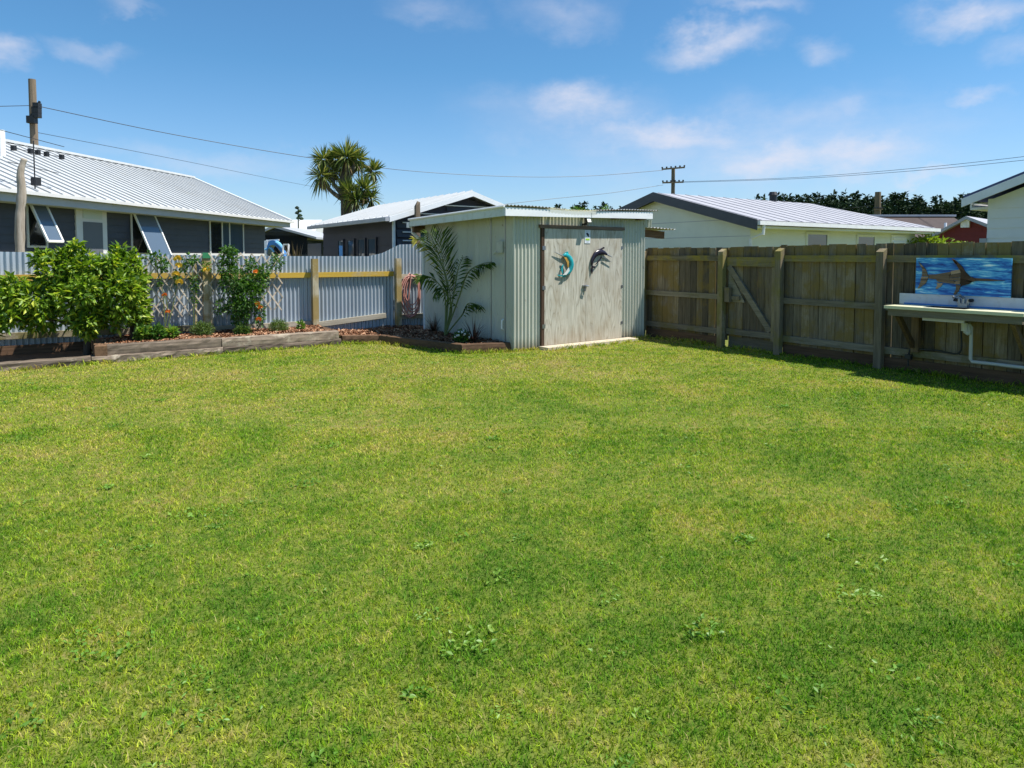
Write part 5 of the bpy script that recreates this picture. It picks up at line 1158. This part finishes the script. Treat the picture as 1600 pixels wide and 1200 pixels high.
tc = N('ShaderNodeTexCoord'); sep = N('ShaderNodeSeparateXYZ'); nt.links.new(tc.outputs['Generated'], sep.inputs[0])
azn = mth('ARCTAN2', sep.outputs['X'], sep.outputs['Y']); eln = mth('ARCSINE', sep.outputs['Z'])
cmb = N('ShaderNodeCombineXYZ'); nt.links.new(azn, cmb.inputs[0]); nt.links.new(eln, cmb.inputs[1])
def nz(scale, det, sx=1., sy=1., off=0.):
    mp = N('ShaderNodeMapping'); mp.inputs['Scale'].default_value = (sx, sy, 1); mp.inputs['Location'].default_value = (off, off*.7, 0); nt.links.new(cmb.outputs[0], mp.inputs['Vector'])
    n = N('ShaderNodeTexNoise'); nt.links.new(mp.outputs[0], n.inputs['Vector']); n.inputs['Scale'].default_value = scale; n.inputs['Detail'].default_value = det; n.inputs['Roughness'].default_value = .62; return n.outputs
w1 = nz(7., 5, 1., 1.4, 3.)
wsub = N('ShaderNodeVectorMath', operation='SUBTRACT'); nt.links.new(w1['Color'], wsub.inputs[0]); wsub.inputs[1].default_value = (.5, .5, .5)
wsc = N('ShaderNodeVectorMath', operation='SCALE'); nt.links.new(wsub.outputs[0], wsc.inputs[0]); wsc.inputs['Scale'].default_value = .13
wad = N('ShaderNodeVectorMath', operation='ADD'); nt.links.new(cmb.outputs[0], wad.inputs[0]); nt.links.new(wsc.outputs[0], wad.inputs[1])
CL = [(1160, 235, 420, 75, .42), (880, 190, 170, 60, .35), (5, 82, 50, 30, .55), (135, 72, 70, 26, .3), (895, 175, 105, 52, .75), (1110, 72, 95, 34, .7), (1285, 75, 50, 26, .4), (1050, 222, 150, 46, .8), (1190, 245, 140, 44, .8), (1330, 240, 130, 42, .75), (1250, 266, 75, 12, .5), (1455, 266, 75, 12, .5),
      (1530, 10, 110, 42, .8), (1160, 8, 80, 22, .45), (1520, 152, 60, 18, .4), (1320, 178, 55, 20, .3), (215, 5, 50, 16, .35), (670, 12, 80, 34, .28), (870, 14, 90, 36, .3), (330, 250, 240, 22, .25), (1590, 75, 60, 30, .35), (1850, 60, 160, 60, .7), (-150, 120, 100, 50, .5), (2050, 200, 150, 50, .5), (900, -150, 200, 60, .5), (300, -200, 150, 50, .4)]
acc = None
for x, y, rx, ry, a in CL:
    r = ray(x, y).normalized(); ca, ce = math.atan2(r.x, r.y), math.asin(r.z)
    q = ray(x+rx, y).normalized(); wa = abs(math.atan2(q.x, q.y)-ca); q = ray(x, y-ry).normalized(); we = abs(math.asin(q.z)-ce)
    s1 = N('ShaderNodeVectorMath', operation='SUBTRACT'); nt.links.new(wad.outputs[0], s1.inputs[0]); s1.inputs[1].default_value = (ca, ce, 0)
    s2 = N('ShaderNodeVectorMath', operation='MULTIPLY'); nt.links.new(s1.outputs[0], s2.inputs[0]); s2.inputs[1].default_value = (1/(wa*1.35), 1/(we*1.35), 0)
    ln = N('ShaderNodeVectorMath', operation='LENGTH'); nt.links.new(s2.outputs[0], ln.inputs[0])
    mr = N('ShaderNodeMapRange', interpolation_type='SMOOTHSTEP'); nt.links.new(ln.outputs['Value'], mr.inputs[0]); mr.inputs[1].default_value = 0; mr.inputs[2].default_value = 1; mr.inputs[3].default_value = a; mr.inputs[4].default_value = 0
    acc = mr.outputs[0] if acc is None else mth('MAXIMUM', acc, mr.outputs[0])
n2 = nz(9., 9, 1., 2.3, 8.)['Fac']
mr = N('ShaderNodeMapRange', interpolation_type='SMOOTHSTEP'); nt.links.new(n2, mr.inputs[0]); mr.inputs[1].default_value = .33; mr.inputs[2].default_value = .68; mr.inputs[3].default_value = .5; mr.inputs[4].default_value = 1.1
fac = mth('MULTIPLY', acc, mr.outputs[0], True)
tint = N('ShaderNodeMix', data_type='RGBA', blend_type='MULTIPLY'); tint.inputs[0].default_value = 1.; nt.links.new(sky.outputs[0], tint.inputs[6]); tr_ = N('ShaderNodeValToRGB'); e = tr_.color_ramp.elements; e[0].position = .03; e[0].color = (.66, .76, .92, 1); e[1].position = .26; e[1].color = (.40, .69, .84, 1); nt.links.new(eln, tr_.inputs[0]); nt.links.new(tr_.outputs[0], tint.inputs[7])
mx = N('ShaderNodeMix', data_type='RGBA'); nt.links.new(fac, mx.inputs[0]); nt.links.new(tint.outputs[2], mx.inputs[6]); mx.inputs[7].default_value = (.50/STR, .50/STR, .56/STR, 1)
nt.links.new(mx.outputs[2], bg.inputs['Color']); bg.inputs['Strength'].default_value = STR
S.view_settings.view_transform = 'Standard'; S.view_settings.look = 'None'; S.view_settings.gamma = 1; S.view_settings.exposure = .7
